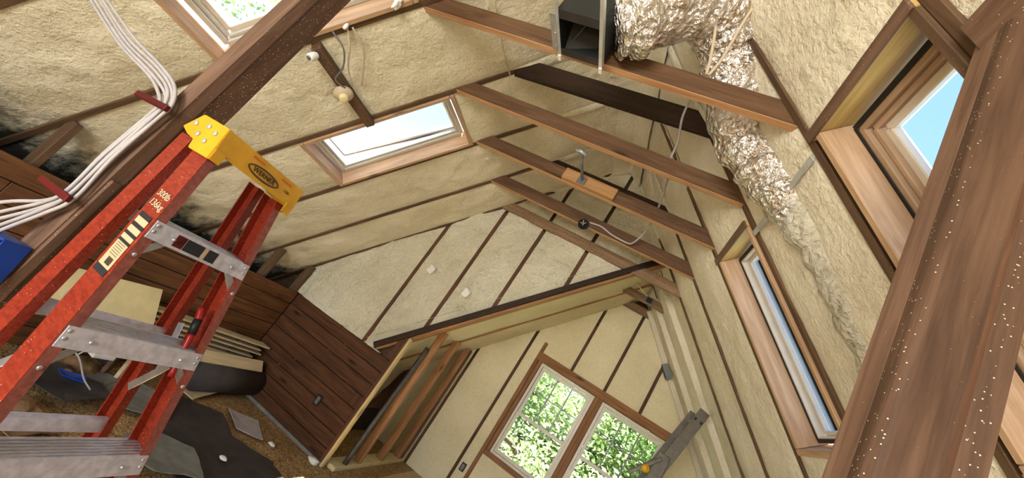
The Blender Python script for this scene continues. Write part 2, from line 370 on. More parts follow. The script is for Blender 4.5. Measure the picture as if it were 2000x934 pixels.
# extension slopes
for a, b in ((4.02, 4.53), (4.57, 5.13), (5.17, 5.68), (5.72, 5.80)):
    slope_bay(RS, NR, UR, XER, -.19, a, b, MT['foam_right'], ceil_r, dep=.06)
ceil_e = thing('ceiling_extension', 'low left roof slope of the extension, smooth pale foam', None, (-1.2, 4.9, 2.3), kind='structure')
for y in (4.55, 5.15): beam('rafter', ES(-3.2, y, .085), ES(-.09, y, .085), .04, .18, MT['newstud'], ceil_e, NL)
for a, b in ((4.0, 4.53), (4.57, 5.13), (5.17, 5.80)):
    slope_bay(ES, NL, UL, -3.2, -.14, a, b, MT['foam_far'], ceil_e, dep=.01, bul=.008)
# roof boards above the rafters, with openings for the skylights
def deck(name, S, N, x0, x1, ya, yb, holes, parent):
    bm = bmesh.new()
    ys = sorted({ya, yb} | {h for q in holes for h in q[2:]}); xs = sorted({x0, x1} | {h for q in holes for h in q[:2]})
    for i in range(len(xs) - 1):
        for j in range(len(ys) - 1):
            cx, cy = (xs[i] + xs[i + 1]) / 2, (ys[j] + ys[j + 1]) / 2
            if any(q[0] < cx < q[1] and q[2] < cy < q[3] for q in holes): continue
            c = [S(x, y, d) for d in (.18, .2) for x, y in ((xs[i], ys[j]), (xs[i + 1], ys[j]), (xs[i + 1], ys[j + 1]), (xs[i], ys[j + 1]))]
            v = [bm.verts.new(p) for p in c]
            for f in ((3, 2, 1, 0), (4, 5, 6, 7), (0, 1, 5, 4), (1, 2, 6, 5), (2, 3, 7, 6), (3, 0, 4, 7)): bm.faces.new([v[k] for k in f])
    bmo(name, bm, MT['rafter'], parent)
HL = [(a, b, RAF[i - 1] + HW, RAF[i] - HW) for i, (a, b) in SKYL.items()]
HR = [(a, b, RAF[i - 1] + HW, RAF[i] - HW) for i, (a, b) in SKYR.items()]
deck('roof_deck', LS, NL, XEL - .1, XR + .1, -3.2, 4.06, HL, ceil_l)
deck('roof_deck', RS, NR, XR - .1, XER + .1, -3.2, 4.06, HR, ceil_r)
deck('roof_deck', RS, NR, -.36, XER + .1, 4.06, 5.95, [], ceil_r)
deck('roof_deck', ES, NL, -3.3, .05, 4.06, 5.95, [], ceil_e)
beam('ridge_board', (-.12, 4.06, 3.70), (-.12, 5.9, 3.70), .36, .16, MT['rafter'], ceil_e)

# ------------------------------------------------------------------ floor and walls
fl = abox('floor', (-4.7, 3.0), (-3.3, 6.0), (-.12, 0), MT['floor'], bev=0, kind='structure')
fl['label'] = 'worn floor of brown patterned sheet covering'
# left knee wall: horizontal boards on studs that run up to the rafters
wk = thing('wall_left', 'low left knee wall of dark brown horizontal boards', None, (-3.36, 1, 0), kind='structure')
NB = 8; BH = 1.06 / NB
for r in range(NB):
    cuts = [-3.1, random.uniform(-1.2, -.4), random.uniform(1.2, 1.9) if r else 1.62, random.uniform(2.7, 3.3), 3.995]
    if r in (2, 5): cuts.pop(3)
    for a, b in zip(cuts, cuts[1:]):
        e = random.uniform(0, .003)
        abox('board', (-3.362 + e, -3.342 + e), (a + .0015, b - .0015), (r * BH + .003, (r + 1) * BH - .003), MT['panel'], wk, .004)
abox('backing', (-3.372, -3.364), (-3.1, 4.0), (0, 1.05), MT['black'], wk, 0)
for y in RAF:
    beam('stud', (-3.42, y + (.03 if y < 4 else -.02), 0), (-3.42, y + (.03 if y < 4 else -.02), ZR + T * (-3.42 - XR)), .09, .042, MT['rafter'], wk, (0, 1, 0))
beam('brace', (-3.46, 1.05, 1.30), (-3.9, 1.52, 1.02), .03, .07, MT['felt_grey'], wk)
beam('brace', (-3.47, 3.0, 1.33), (-3.8, 3.4, 1.1), .03, .06, MT['felt_grey'], wk)
# gable wall at the end of the main attic
wg = thing('wall_gable', 'gable end wall of sprayed foam between vertical studs', None, (-2, 4.0, 0), kind='structure')
for r in range(NB):
    B2 = 1.076 / NB; cuts = [-3.34, -1.94] if r not in (4,) else [-3.34, -2.05, -1.94]
    for a, b in zip(cuts, cuts[1:]):
        e = random.uniform(0, .003)
        abox('board', (a + .001, b - .0015), (4.0 - e, 4.02 - e), (r * B2 + .003, (r + 1) * B2 - .003), MT['panel_dark'], wg, .004)
abox('backing', (-3.34, -1.94), (4.024, 4.03), (0, 1.07), MT['black'], wg, 0)
beam('top_cap', (-3.34, 4.03, 1.078), (-2.1, 4.03, 1.078), .05, .012, MT['foam_wall'], wg)
abox('end_stud', (-1.94, -1.905), (3.985, 4.075), (0, 1.36), MT['stud'], wg)
abox('end_trim', (-1.903, -1.875), (3.978, 4.03), (0, 1.36), MT['trim'], wg)
BEAMZ = lambda x: 3.43 + 1.085 * x          # underside of the sloped header
GST = [-2.33, -1.842, -1.352, -.84]
def gtop(x): return ZR - T * abs(x - XR) + .04
def glow(x): return max(1.07, BEAMZ(x) + .02) if x > -2.2 else 1.07
edges = [-3.42] + [q for s in GST for q in (s - HW, s + HW)] + [-.08]
for a, b in zip(edges[0::2], edges[1::2]):
    def f(u, v, a=a, b=b):
        x = a + (b - a) * u; z = glow(x) + (gtop(x) - glow(x)) * v; p = V((x, 4.02, z))
        e = math.sin(math.pi * u) ** .5 if 0 < u < 1 else 0
        p.y -= .004 + .03 * e * (.5 + nz(p, 1.7, 3) * .7) + lumps(p, .7 + 1.7 * e); p.y = max(p.y, 3.96); return p
    surf('foam_panel', f, int((b - a) / .022), 110, MT['foam_wall'], wg)
for s in GST:
    abox('stud', (s - HW, s + HW), (4.005, 4.09), (glow(s), min(gtop(s), 3.04)), MT['stud'], wg)
poly = [(-4.75, -.02), (-1.93, -.02), (-1.93, BEAMZ(-1.93) + .05), (-.02, BEAMZ(-.02) + .05), (.3, 3.22), (XR, 4.5), (-4.75, .24)]
mo('sheathing', [(x, y, z) for y in (4.09, 4.11) for x, z in poly], [tuple(range(7)), tuple(range(13, 6, -1))] + [(k, (k + 1) % 7, 7 + (k + 1) % 7, 7 + k) for k in range(7)], MT['rafter'], wg)
d = V((1, 0, 1.085)).normalized(); up = V((-1.085, 0, 1)).normalized()
hb0 = V((-2.16, 3.985, BEAMZ(-2.16))) + up * .035; hb1 = V((-.06, 3.985, BEAMZ(-.06))) + up * .035
beam('header', hb0, hb1, .04, .055, MT['tie_dark'], wg, up)
beam('header_lining', hb0 + V((.0, .06, 0)) - up * .012, hb1 + V((0, .06, 0)) - up * .012, .075, .07, MT['newstud'], wg, up)
abox('blocking', (-2.0, -1.94), (4.0, 4.06), (1.08, 1.36), MT['stud'], wg)
# main gable above the extension, right of the ridge
bb = abox('baseboard_gable', (-3.34, -1.9), (3.972, 3.995), (0, .03), MT['felt_grey'], None, .004, 'structure'); bb['label'] = 'dusty pale strip along the foot of the board wall'
# extension: left stud wall, far gable wall
we = thing('wall_extension_left', 'open stud wall of the extension with bare gaps', None, (-1.86, 4.9, 0), kind='structure')
abox('bottom_plate', (-1.95, -1.80), (4.08, 5.74), (0, .04), MT['foamboard'], we)
for y, m in ((4.56, 'newstud'), (5.08, 'newstud'), (5.56, 'newstud'), (5.64, 'post')):
    abox('stud', (-1.90, -1.81), (y - .02, y + .02), (.04, EX + T * -1.86), MT[m], we)
def fbk(u, v):
    p = V((-2.75 + .25 * v, 4.1 + 1.65 * u, -.02 + 1.0 * v)); p.x += lumps(p, 1.5); return p
surf('foam_backing', fbk, 60, 36, MT['foam'], we)
abox('dark_felt', (-2.5, -2.47), (4.1, 5.7), (0, .3), MT['felt'], we)
wf = thing('wall_far', 'far gable wall of smooth pale foam with narrow studs', None, (-.4, 5.78, 0), kind='structure')
YF = 5.764
FST = [-1.79, -1.205, -.553, -.075, .41]
def ftop(x): return min(EX + T * x, 3.44 - 1.12 * x + .02, 3.24) + .02
WX0, WX1, WZ0, WZ1 = -.985, .885, .66, 2.11
def fpanel(a, b, zl, zh):
    def f(u, v):
        x = a + (b - a) * u; lo = zl; hi = zh if zh is not None else ftop(x); hi = max(hi, lo + .01); p = V((x, YF, lo + (hi - lo) * v))
        e = math.sin(math.pi * u) ** .5 if 0 < u < 1 else 0
        p.y -= .002 + .012 * e + lumps(p, .3 + .4 * e); return p
    surf('foam_panel', f, max(4, int((b - a) / .03)), 70, MT['foam_far'], wf)
for a, b in ((-2.4, -1.81), (-1.77, -1.225), (-1.185, WX0 - .04)): fpanel(a, b, 0, None)
for a, b in ((WX0 - .04, -.573), (-.533, -.095), (-.055, .39), (.43, WX1 + .04)): fpanel(a, b, WZ1, None)
fpanel(WX1 + .04, 2.4, 0, None); fpanel(WX0 - .04, WX1 + .04, 0, WZ0)
for s, z0, z1 in ((-1.79, .02, 1.46), (-1.205, 0, 2.1), (-.553, WZ1, 2.79), (-.075, WZ1, 3.01), (.41, WZ1, 2.83)):
    abox('stud', (s - .017, s + .017), (YF - .022, YF + .07), (z0, z1), MT['stud'], wf)
abox('stud', (-1.04, -.99), (YF - .02, YF + .08), (0, 2.25), MT['casing'], wf)
abox('stud', (WX1 - .01, WX1 + .04), (YF - .02, YF + .08), (0, 2.3), MT['casing'], wf)
for xr, zr in (((-3.2, WX0), (0, 3.2)), ((WX1, 2.8), (0, 3.2)), ((WX0, WX1), (0, WZ0)), ((WX0, WX1), (WZ1, 3.8))):
    abox('sheathing', xr, (YF + .08, YF + .1), zr, MT['rafter'], wf, 0)
# walls outside the picture that close the room
wr = thing('wall_right', 'low right knee wall below the roof slope', None, (2.1, 1, 0), kind='structure')
for r in range(7):
    abox('board', (2.1, 2.12), (-3.1, 5.75), (r * .132, r * .132 + .128), MT['panel'], wr, .004)
wb = thing('wall_rear', 'rear gable wall behind the camera with a wide opening added for light', None, (-.9, -3.15, 0), kind='structure')  # opening added to go with the fill lamp
for xr, zr in (((-4.6, -2.1), (0, 3.0)), ((.3, 2.9), (0, 2.6)), ((-2.1, .3), (0, .6)), ((-2.1, .3), (2.5, 4.3))):
    abox('panel', xr, (-3.2, -3.15), zr, MT['foam_wall'], wb, 0)

# ------------------------------------------------------------------ skylights
def skylight(name, label, S, N, U, a, b, y0, y1, jm, jhead, fm, gap=0, near=None, slim=False, vent=0):
    lo, hi = (a, b) if S is LS else (b, a)          # lo: eave side
    t = thing(name, label, None, S((a + b) / 2, (y0 + y1) / 2), kind='structure')
    ya, yb = y0 + .016, y1 - .016 - gap
    k = .016 / SL; sg = 1 if hi > lo else -1
    beam('jamb_board', S(lo, ya - .014, .085), S(lo, yb + .014, .085), .032, .2, jm, t, N)
    beam('jamb_board', S(hi, ya - .014, .085), S(hi, y1 - .002, .085), .032, .2, jhead, t, N)
    beam('jamb_board', S(lo + sg * .012, ya, .085), S(hi - sg * .012, ya, .085), .03, .2, near or jm, t, N)
    beam('jamb_board', S(lo + sg * .012, yb, .085), S(hi - sg * .012, yb, .085), .03, .2, jm, t, N)
    if S is RS: beam('edge_strip', S(hi, y0, -.018), S(hi, y1, -.018), .04, .012, MT['post'], t, N, .002)
    il, ih = lo + sg * .03, hi - sg * .03; ia, ib = ya + .022, yb - .022
    if gap: beam('gap_shade_strip', S(lo, y1 - .012, .14), S(hi, y1 - .012, .14), .02, .1, MT['black'], t, N, 0)  # black strip paints the shade inside the jamb gap
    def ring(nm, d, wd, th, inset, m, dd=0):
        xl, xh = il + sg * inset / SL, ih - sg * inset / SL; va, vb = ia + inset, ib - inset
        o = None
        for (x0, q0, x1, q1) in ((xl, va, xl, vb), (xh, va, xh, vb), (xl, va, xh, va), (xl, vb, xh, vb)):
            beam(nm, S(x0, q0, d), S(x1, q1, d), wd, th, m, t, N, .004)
    if S is RS: ring('gasket_gap_shade', .101, .022, .004, -.004, MT['black'])  # black ring paints the shadow gap round the frame
    if slim:
        ring('frame', .127, .022, .045, .004, fm); ring('sash', .155, .022, .03, .024, MT['vinyl']); gi = .03
    else:
        ring('frame', .127, .034, .045, .010, fm); ring('frame', .142, .022, .04, .038, fm)
        ring('sash', .16, .032, .035, .062, MT['vinyl']); gi = .07
    xl, xh = il + sg * gi / SL, ih - sg * gi / SL
    if vent:            # sash hinged at its upper edge and propped open
        for c in [c for c in t.children if c.name.startswith('sash')]: bpy.data.objects.remove(c)
        dv = lambda x: .175 + vent * abs(x - ih) / abs(il - ih)
        xa_, xb_ = il + sg * .035 / SL, ih - sg * .035 / SL; va, vb = ia + .035, ib - .035
        un = (S(xb_, 0, dv(xb_)) - S(xa_, 0, dv(xa_))).normalized(); nn = un.cross(V((0, 1, 0))); nn = nn if nn.dot(N) > 0 else -nn
        for (x0, q0, x1, q1) in ((xa_, va, xa_, vb), (xb_, va, xb_, vb), (xa_, va, xb_, va), (xa_, vb, xb_, vb)):
            beam('sash', S(x0, q0, dv(x0)), S(x1, q1, dv(x1)), .055, .04, MT['white'], t, nn, .004)
            beam('gasket_gap_shade', S(x0, q0, dv(x0)) - nn * .021, S(x1, q1, dv(x1)) - nn * .021, .012, .004, MT['grey'], t, nn, 0)
        beam('glass', S(xa_, (va + vb) / 2, dv(xa_)), S(xb_, (va + vb) / 2, dv(xb_)), vb - va - .05, .006, MT['glass'], t, nn, 0)
        for q in (va, vb): beam('stay_arm', S(il + sg * .06, q, .15), S(il + sg * .10, q, dv(il + sg * .10)), .012, .006, MT['steel'], t, (0, 1, 0), 0)
        return t
    beam('glass', S(xl, (ia + ib) / 2, .165), S(xh, (ia + ib) / 2, .165), ib - ia - 2 * gi, .006, MT['glass'], t, N, 0)
    return t
bay = lambda i: (RAF[i - 1] + HW, RAF[i] - HW)
skylight('window_1', 'left skylight near the ladder, partly behind the left post', LS, NL, UL, *SKYL[7], *bay(7), MT['jamb'], MT['jamb'], MT['greyframe'])
w2 = skylight('window_2', 'left skylight beyond, fully in view over the board wall', LS, NL, UL, *SKYL[9], *bay(9), MT['jamb'], MT['jamb'], MT['greyframe'], vent=.10)
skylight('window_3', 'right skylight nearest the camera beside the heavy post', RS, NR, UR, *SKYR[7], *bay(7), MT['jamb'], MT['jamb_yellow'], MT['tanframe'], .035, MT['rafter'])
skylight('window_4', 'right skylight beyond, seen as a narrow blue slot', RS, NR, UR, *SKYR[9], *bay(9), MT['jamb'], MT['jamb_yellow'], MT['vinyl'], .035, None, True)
for n_, S, N, U, sk in (('added_window_7', LS, NL, UL, SKYL), ('added_window_8', RS, NR, UR, SKYR)):  # unseen skylights added to let more sun into the room
    skylight(n_, 'unseen skylight added behind the camera for more light', S, N, U, *sk[4], *bay(4), MT['jamb'], MT['jamb'], MT['greyframe'])

# ------------------------------------------------------------------ far windows (a pair of double-hung units in one rough opening)
tr = thing('trim_1', 'brown timber surround of the pair of far windows', None, (-.05, YF, WZ0), kind='structure')
abox('header', (-1.03, .90), (YF - .03, YF + .09), (2.0, 2.11), MT['casing'], tr)
abox('jamb', (-.985, -.935), (YF - .02, YF + .09), (WZ0, 2.0), MT['casing'], tr)
abox('jamb', (.835, .885), (YF - .02, YF + .09), (WZ0, 2.0), MT['casing'], tr)
abox('mullion', (-.135, -.087), (YF - .025, YF + .09), (WZ0 + .06, 2.0), MT['casing'], tr)
abox('mullion', (-.087, -.035), (YF - .022, YF + .09), (WZ0 + .06, 2.0), MT['casing'], tr)
abox('mullion_back', (-.14, -.03), (YF + .085, YF + .1), (WZ0, 2.05), MT['casing'], tr, 0)
abox('sill', (-.985, .885), (YF - .04, YF + .09), (WZ0, WZ0 + .06), MT['casing'], tr)
def dhung(name, label, x0, x1):
    t = thing(name, label, None, ((x0 + x1) / 2, YF, WZ0 + .06), kind='structure')
    z0, z1, zm = WZ0 + .06, 1.992, 1.295
    def rng(nm, xa, xb, za, zb, w, ya, yb, m):
        abox(nm, (xa, xa + w), (ya, yb), (za, zb), m, t); abox(nm, (xb - w, xb), (ya, yb), (za, zb), m, t)
        abox(nm, (xa + w, xb - w), (ya, yb), (za, za + w), m, t); abox(nm, (xa + w, xb - w), (ya, yb), (zb - w, zb), m, t)
    rng('frame', x0, x1, z0, z1, .035, YF - .01, YF + .085, MT['vinyl'])
    a, b = x0 + .037, x1 - .037
    rng('upper_sash', a, b, zm - .02, z1 - .04, .04, YF + .035, YF + .065, MT['vinyl'])
    rng('lower_sash', a, b, z0 + .037, zm + .02, .04, YF + .002, YF + .032, MT['vinyl'])
    w = (b - a - .08)
    for k in (1, 2): abox('muntin', (a + .04 + w * k / 3 - .009, a + .04 + w * k / 3 + .009), (YF + .042, YF + .056), (zm + .02, z1 - .08), MT['grey'], t, 0)
    zz = (zm + z1) / 2 - .01
    abox('muntin', (a + .04, b - .04), (YF + .043, YF + .055), (zz - .007, zz + .007), MT['grey'], t, 0)
    abox('glass', (a + .035, b - .035), (YF + .048, YF + .051), (zm + .015, z1 - .075), MT['glass'], t, 0)
    abox('glass', (a + .035, b - .035), (YF + .016, YF + .019), (z0 + .072, zm - .015), MT['glass'], t, 0)
dhung('window_5', 'left double hung far window full of green leaves', -.93, -.14)
dhung('window_6', 'right double hung far window behind the grey ladder', -.03, .83)

# ------------------------------------------------------------------ collar ties
TZ0, TZ1 = 3.048, 3.163
def tie(y0, y1, label, mat, xa=-1.93, xb=.16, z0=TZ0, z1=TZ1, name='collar_tie', dz=0, edge='edge', group='collar ties between the rafters'):
    t = thing(name, label, 'beam', ((xa + xb) / 2, (y0 + y1) / 2, z0), group)
    beam('board', (xa, (y0 + y1) / 2, (z0 + z1) / 2 + .004), (xb, (y0 + y1) / 2, (z0 + z1) / 2 + dz + .004), y1 - y0, z1 - z0 - .008, MT[mat], t)
    if edge: beam('lower_edge', (xa, (y0 + y1) / 2, z0 + .002), (xb, (y0 + y1) / 2, z0 + dz + .002), y1 - y0, .004, MT[edge], t, bev=.001)
    return t
tie(1.536, 1.576, 'nearest brown collar tie, crossed by the open metal duct box', 'tie')
tie(2.196, 2.236, 'plain brown collar tie below the dark upper tie', 'tie')
tie(2.80, 2.84, 'brown collar tie carrying the pale wood block and grey arm', 'tie')
tie(3.42, 3.46, 'brown collar tie with small black box and drooping white cable', 'tie')
tie(3.975, 4.015, 'foam dusted collar tie against the gable foam wall', 'tie_dusty', xb=.2, edge=None)
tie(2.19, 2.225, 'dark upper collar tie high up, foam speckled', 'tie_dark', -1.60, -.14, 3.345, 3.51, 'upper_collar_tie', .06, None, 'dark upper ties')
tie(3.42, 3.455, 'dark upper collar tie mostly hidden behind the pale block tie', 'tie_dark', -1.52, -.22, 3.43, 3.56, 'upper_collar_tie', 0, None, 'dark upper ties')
te = tie(4.98, 5.02, 'foam smeared short tie in the extension with grey box', 'tie_dusty', -.42, .24, 3.16, 3.26, edge=None)
tie(5.69, 5.73, 'short tie buried in foam above the far window wall', 'tie_dusty', -.42, .24, 3.22, 3.33, edge=None)
# purlins over the posts
pu = tag(beam('purlin', RS(.375, .86, -.017), RS(.375, -3.1, -.017), .14, .03, MT['post'], None, NR), 'roof purlin running back from the top of the right post', 'beam')

# ------------------------------------------------------------------ posts
def prism_post(name, pts, ztop, mat, parent, z0=0):
    """vertical timber of polygon section, top cut to the roof; local X up"""
    n = len(pts); L = 3.0
    mw = Matrix(((0, 0, 1, 0), (0, 1, 0, 0), (1, 0, 0, 0), (0, 0, 0, 1)))
    inv = mw.inverted(); vv = [inv @ V((x, y, z0)) for x, y in pts] + [inv @ V((x, y, ztop(x))) for x, y in pts]
    bm = bmesh.new(); b = [bm.verts.new(v) for v in vv]
    bm.faces.new(b[:n]); bm.faces.new(b[n:])
    for i in range(n): bm.faces.new((b[i], b[(i + 1) % n], b[n + (i + 1) % n], b[n + i]))
    return bmo(name, bm, mat, parent, mw)
pr = thing('timber_post', 'heavy brown timber post close by on the right', 'post', (.4, .82, 0))
zr = lambda x: ZR - T * (x - XR) - .002
prism_post('ply', [(.355, .808), (.445, .808), (.445, .883), (.357, .883)], zr, MT['post_lit'], pr)
cs = [(.355, .806), (.355, .792)] + [(.355 + .019 * (1 - math.cos(q)), .780 - .020 * math.sin(q) + .004) for q in [i * math.pi / 2 / 6 for i in range(7)]]
prism_post('ply', cs + [(.438, .764), (.44, .806)], zr, MT['post_dark'], pr)  # darker wood paints the shade on the wide front face
prism_post('ply', [(.447, .80), (.502, .792), (.502, .88), (.447, .88)], zr, MT['post_dark'], pr)
prism_post('ply', [(.440, .782), (.457, .782), (.457, .80), (.440, .80)], zr, MT['stud'], pr)
pl = thing('timber_post', 'brown timber post behind the orange ladder, with cables stapled on', 'post', (-1.55, .9, 0))
zl = lambda x: 3.4
prism_post('ply', [(-1.578, .832), (-1.502, .832), (-1.502, .872), (-1.578, .872)], lambda x: ZR + T * (x - XR), MT['post'], pl)
prism_post('ply', [(-1.578, .874), (-1.505, .874), (-1.505, .956), (-1.578, .956)], lambda x: ZR + T * (x - XR), MT['post_dark'], pl)
beam('block', (-1.499, .852, 1.0), (-1.499, .852, 1.40), .03, .012, MT['post'], pl, (1, 0, 0))

# ------------------------------------------------------------------ orange stepladder (folded, leaning on the left post)
psi = .0277; AX = V((math.sin(psi), math.cos(psi), 0)); FR = V((math.cos(psi), -math.sin(psi), 0))
LC = V((-1.2062, .9935, 1.3818)); DZ = .29463
lad = thing('stepladder', 'orange fibreglass stepladder with yellow top leaning on the left post', 'ladder', (-.95, .98, 0))
def LP(side, z, back=0.0, inn=0.0):
    k = (1.3818 - z) / DZ
    return LC + AX * side * (.1583 + .0226 * k + .014 - inn) + FR * (.07555 * k - back) + V((0, 0, z - 1.3818))
def channel(name, side, z0, z1, backf, depth, fl, th, mat, parent, rearopen=False):
    """C-section rail: web on the outside, flanges turned in"""
    prof = [(0, 0), (0, fl), (th, fl), (th, th), (depth - th, th), (depth - th, fl), (depth, fl), (depth, 0)]
    n = len(prof); vv = []
    for z in (z0, (z0 + z1) / 2, z1):
        for bk, inn in prof: vv.append(LP(side, z, backf(z) + bk, inn))
    bm = bmesh.new(); b = [bm.verts.new(v) for v in vv]
    for s in range(2):
        for i in range(n): bm.faces.new((b[s * n + i], b[s * n + (i + 1) % n], b[(s + 1) * n + (i + 1) % n], b[(s + 1) * n + i]))
    for s in (0, 2): 
        for q in ((0, 1, 2, 3), (0, 3, 4, 7), (4, 5, 6, 7)): bm.faces.new([b[s * n + i] for i in q])
    return bmo(name, bm, mat, parent)
rback = lambda z: .122 + (1.55 - z) * .095
for sd in (-1, 1):
    rl = channel('front_rail', sd, 0, 1.625, lambda z: 0, .078, .03, .004, MT['red'], lad)
    # worn front flange strip
    n4 = [LP(sd, z, -.0008, i_) for z in (.0, 1.6) for i_ in (.0005, .0295)]
    mo('worn_flange', n4, [(0, 1, 3, 2)], MT['redworn'], rl)
    channel('rear_rail', sd, .02, 1.63, rback, .062, .028, .004, MT['red'], lad)
    abf = LP(sd, .03, .04, .01)
    abox('foot', (abf.x - .045, abf.x + .05), (abf.y - .02, abf.y + .02), (0, .03), MT['black'], lad)
def lbox(name, ya, yb, pts, mat, parent):
    """extrude a section (back, z) between the two rails"""
    n = len(pts); bm = bmesh.new(); b = []
    for sd, inn in ((-1, ya), (1, yb)):
        for bk, z in pts: b.append(bm.verts.new(LP(sd, z, bk, inn)))
    for i in range(n): bm.faces.new((b[i], b[(i + 1) % n], b[n + (i + 1) % n], b[n + i]))
    bm.faces.new(b[:n]); bm.faces.new(b[n:]); return bmo(name, bm, mat, parent)
for k in range(5):
    z = 1.3818 - DZ * k
    st = lbox('step', .005, .005, [(-.004, z + .014), (.085, z + .014), (.085, z - .012), (.082, z - .012), (.082, z + .010), (-.001, z + .010), (-.001, z - .036), (-.004, z - .036)], MT['alum_dirty'], lad)
    for q in range(6): lbox('tread_ridge', .012, .012, [(.004 + q * .013, z + .014), (.008 + q * .013, z + .014), (.008 + q * .013, z + .0165), (.004 + q * .013, z + .0165)], MT['alum'], st)
    for sd in (-1, 1):
        b0 = LP(sd, z - .008, .004, .085); b1 = LP(sd, z - .085, .006, .012)
        beam('brace', b0, b1, .022, .003, MT['alum'], lad, FR)
        for dz_ in (0.002, -.016, -.085):
            p = LP(sd, z + dz_, -.003, .015)
            bm = bmesh.new(); bmesh.ops.create_uvsphere(bm, u_segments=10, v_segments=6, radius=.0062)
            bmo('rivet', bm, MT['alum'], lad, Matrix.Translation(p) @ Matrix.Diagonal((.6, 1, 1, 1)), True)
        p = LP(sd, z - .012, -.007, .07)
        bm = bmesh.new(); bmesh.ops.create_uvsphere(bm, u_segments=8, v_segments=5, radius=.0055); bmo('rivet', bm, MT['alum'], st, Matrix.Translation(p), True)
    zr_ = z - .02
    rb = rback(zr_)
    lbox('rear_bar', .006, .006, [(rb + .01, zr_ + .012), (rb + .04, zr_ + .012), (rb + .04, zr_ - .02), (rb + .01, zr_ - .02)], MT['alum_dirty'], lad)
# decal on the top step
z = 1.3818
for (a, b, m) in ((.075, .105, MT['cleat']), (.107, .165, MT['print_dark']), (.167, .178, MT['label']), (.18, .215, MT['print_dark'])):
    q = [LP(-1, zz, -.0048, i_) for zz in (z - .028, z + .006) for i_ in (a, b)]
    mo('decal', q, [(0, 1, 3, 2)], m, lad)
# spreader bars
for sd in (-1, 1):
    a = LP(sd, 1.135, .12, .03); b = LP(sd, .985, .10, .035); c = LP(sd, .90, rback(.9) + .0, .035)
    beam('spreader_bar', a, b, .004, .026, MT['alum'], lad, FR); beam('spreader_bar', LP(sd, 1.03, .06, .04), c, .004, .024, MT['alum'], lad, FR)
# yellow top cap
cx0, cxb, cy0, cy1 = -1.252, -1.425, .826, 1.166
def capw(x, y, z): return V((x + .0277 * (y - .99), y, z))
def plate(name, poly, ya, yb, mat, parent, bev=.003):
    bm = bmesh.new(); n = len(poly); b = [bm.verts.new(capw(x, y, z)) for y in (ya, yb) for x, z in poly]
    bm.faces.new(b[:n]); bm.faces.new(b[n:])
    for i in range(n): bm.faces.new((b[i], b[(i + 1) % n], b[n + (i + 1) % n], b[n + i]))
    bmesh.ops.recalc_face_normals(bm, faces=bm.faces[:]); bmesh.ops.bevel(bm, geom=bm.edges[:], offset=bev, segments=2, affect='EDGES')
    return bmo(name, bm, mat, parent, smooth=False)
tc_ = plate('top_cap', [(cxb, 1.655), (cxb + .03, 1.708), (cx0 - .006, 1.708), (cx0 + .008, 1.632), (cx0 + .004, 1.632), (cx0 - .01, 1.70), (cxb + .04, 1.70), (cxb + .012, 1.655)], cy0, cy1, MT['yellow'], lad, .0012)
for ya, yb in ((cy0 - .004, cy0 + .004), (cy1 - .004, cy1 + .004)):
    plate('cap_cheek', [(cxb, 1.645), (cxb + .035, 1.709), (cx0 - .006, 1.709), (cx0 + .012, 1.603), (cx0 - .085, 1.600), (cx0 - .095, 1.628), (cxb + .04, 1.632)], ya, yb, MT['yellow'], tc_, .002)
for ya, yb in ((cy0, cy0 + .035), (cy1 - .035, cy1)):
    plate('cap_tab', [(cx0 + .006, 1.64), (cx0 + .010, 1.64), (cx0 + .014, 1.604), (cx0 + .010, 1.604)], ya, yb, MT['yellow'], tc_, .0006)
for x, z in ((-1.385, 1.672), (-1.33, 1.683), (-1.345, 1.648), (-1.288, 1.675), (-1.30, 1.64)):
    bm = bmesh.new(); bmesh.ops.create_uvsphere(bm, u_segments=10, v_segments=6, radius=.0085)
    bmo('cap_rivet', bm, MT['steel'], tc_, Matrix.Translation(capw(x, cy0 - .006, z)) @ Matrix.Diagonal((1, .5, 1, 1)), True)
fdir = V((-.014, 0, .076)).normalized()             # up the slightly sloped front of the cap
def onface(y, h, off=.0012):                         # h: 0..1 up the front face
    x = cx0 + .008 - .014 * h; return capw(x, y, 1.632 + .076 * h) + V((off, 0, off * .2))
def ellipse_ring(name, yc, hc, ry, rz, w, mat, parent, fill=False):
    c = onface(yc, hc, .0016); n = 36; vv, ff = [], []
    tilt = 0
    for i in range(n):
        a = 2 * math.pi * i / n
        vv.append(c + AX * ry * math.cos(a) + fdir * rz * math.sin(a)); vv.append(c + AX * (ry - w) * math.cos(a) + fdir * (rz - w) * math.sin(a))
    for i in range(n):
        j = (i + 1) % n; ff.append((2 * i, 2 * j, 2 * j + 1, 2 * i + 1))
    return mo(name, vv, ff, mat, parent)
ellipse_ring('logo_ring', 1.0, .40, .068, .0195, .0035, MT['print_dark'], tc_)
ellipse_ring('logo_ring', 1.0, .40, .0625, .0145, .0015, MT['print_dark'], tc_)
text('logo_text', 'WERNER', .0235, MT['print_dark'], tc_, onface(1.0, .40, .0022), AX, fdir)
text('small_print', 'CSA', .013, MT['print_dark'], tc_, onface(1.105, .45, .0022), AX, fdir)
for yc in (.955, 1.085):
    c = onface(yc, .80); bm = bmesh.new(); bmbox(bm, .05, .006, .003)
    mwx, _ = frame(c - AX * .025, c + AX * .025, V((1, 0, .18))); bmo('slot', bm, MT['orange'], tc_, mwx)
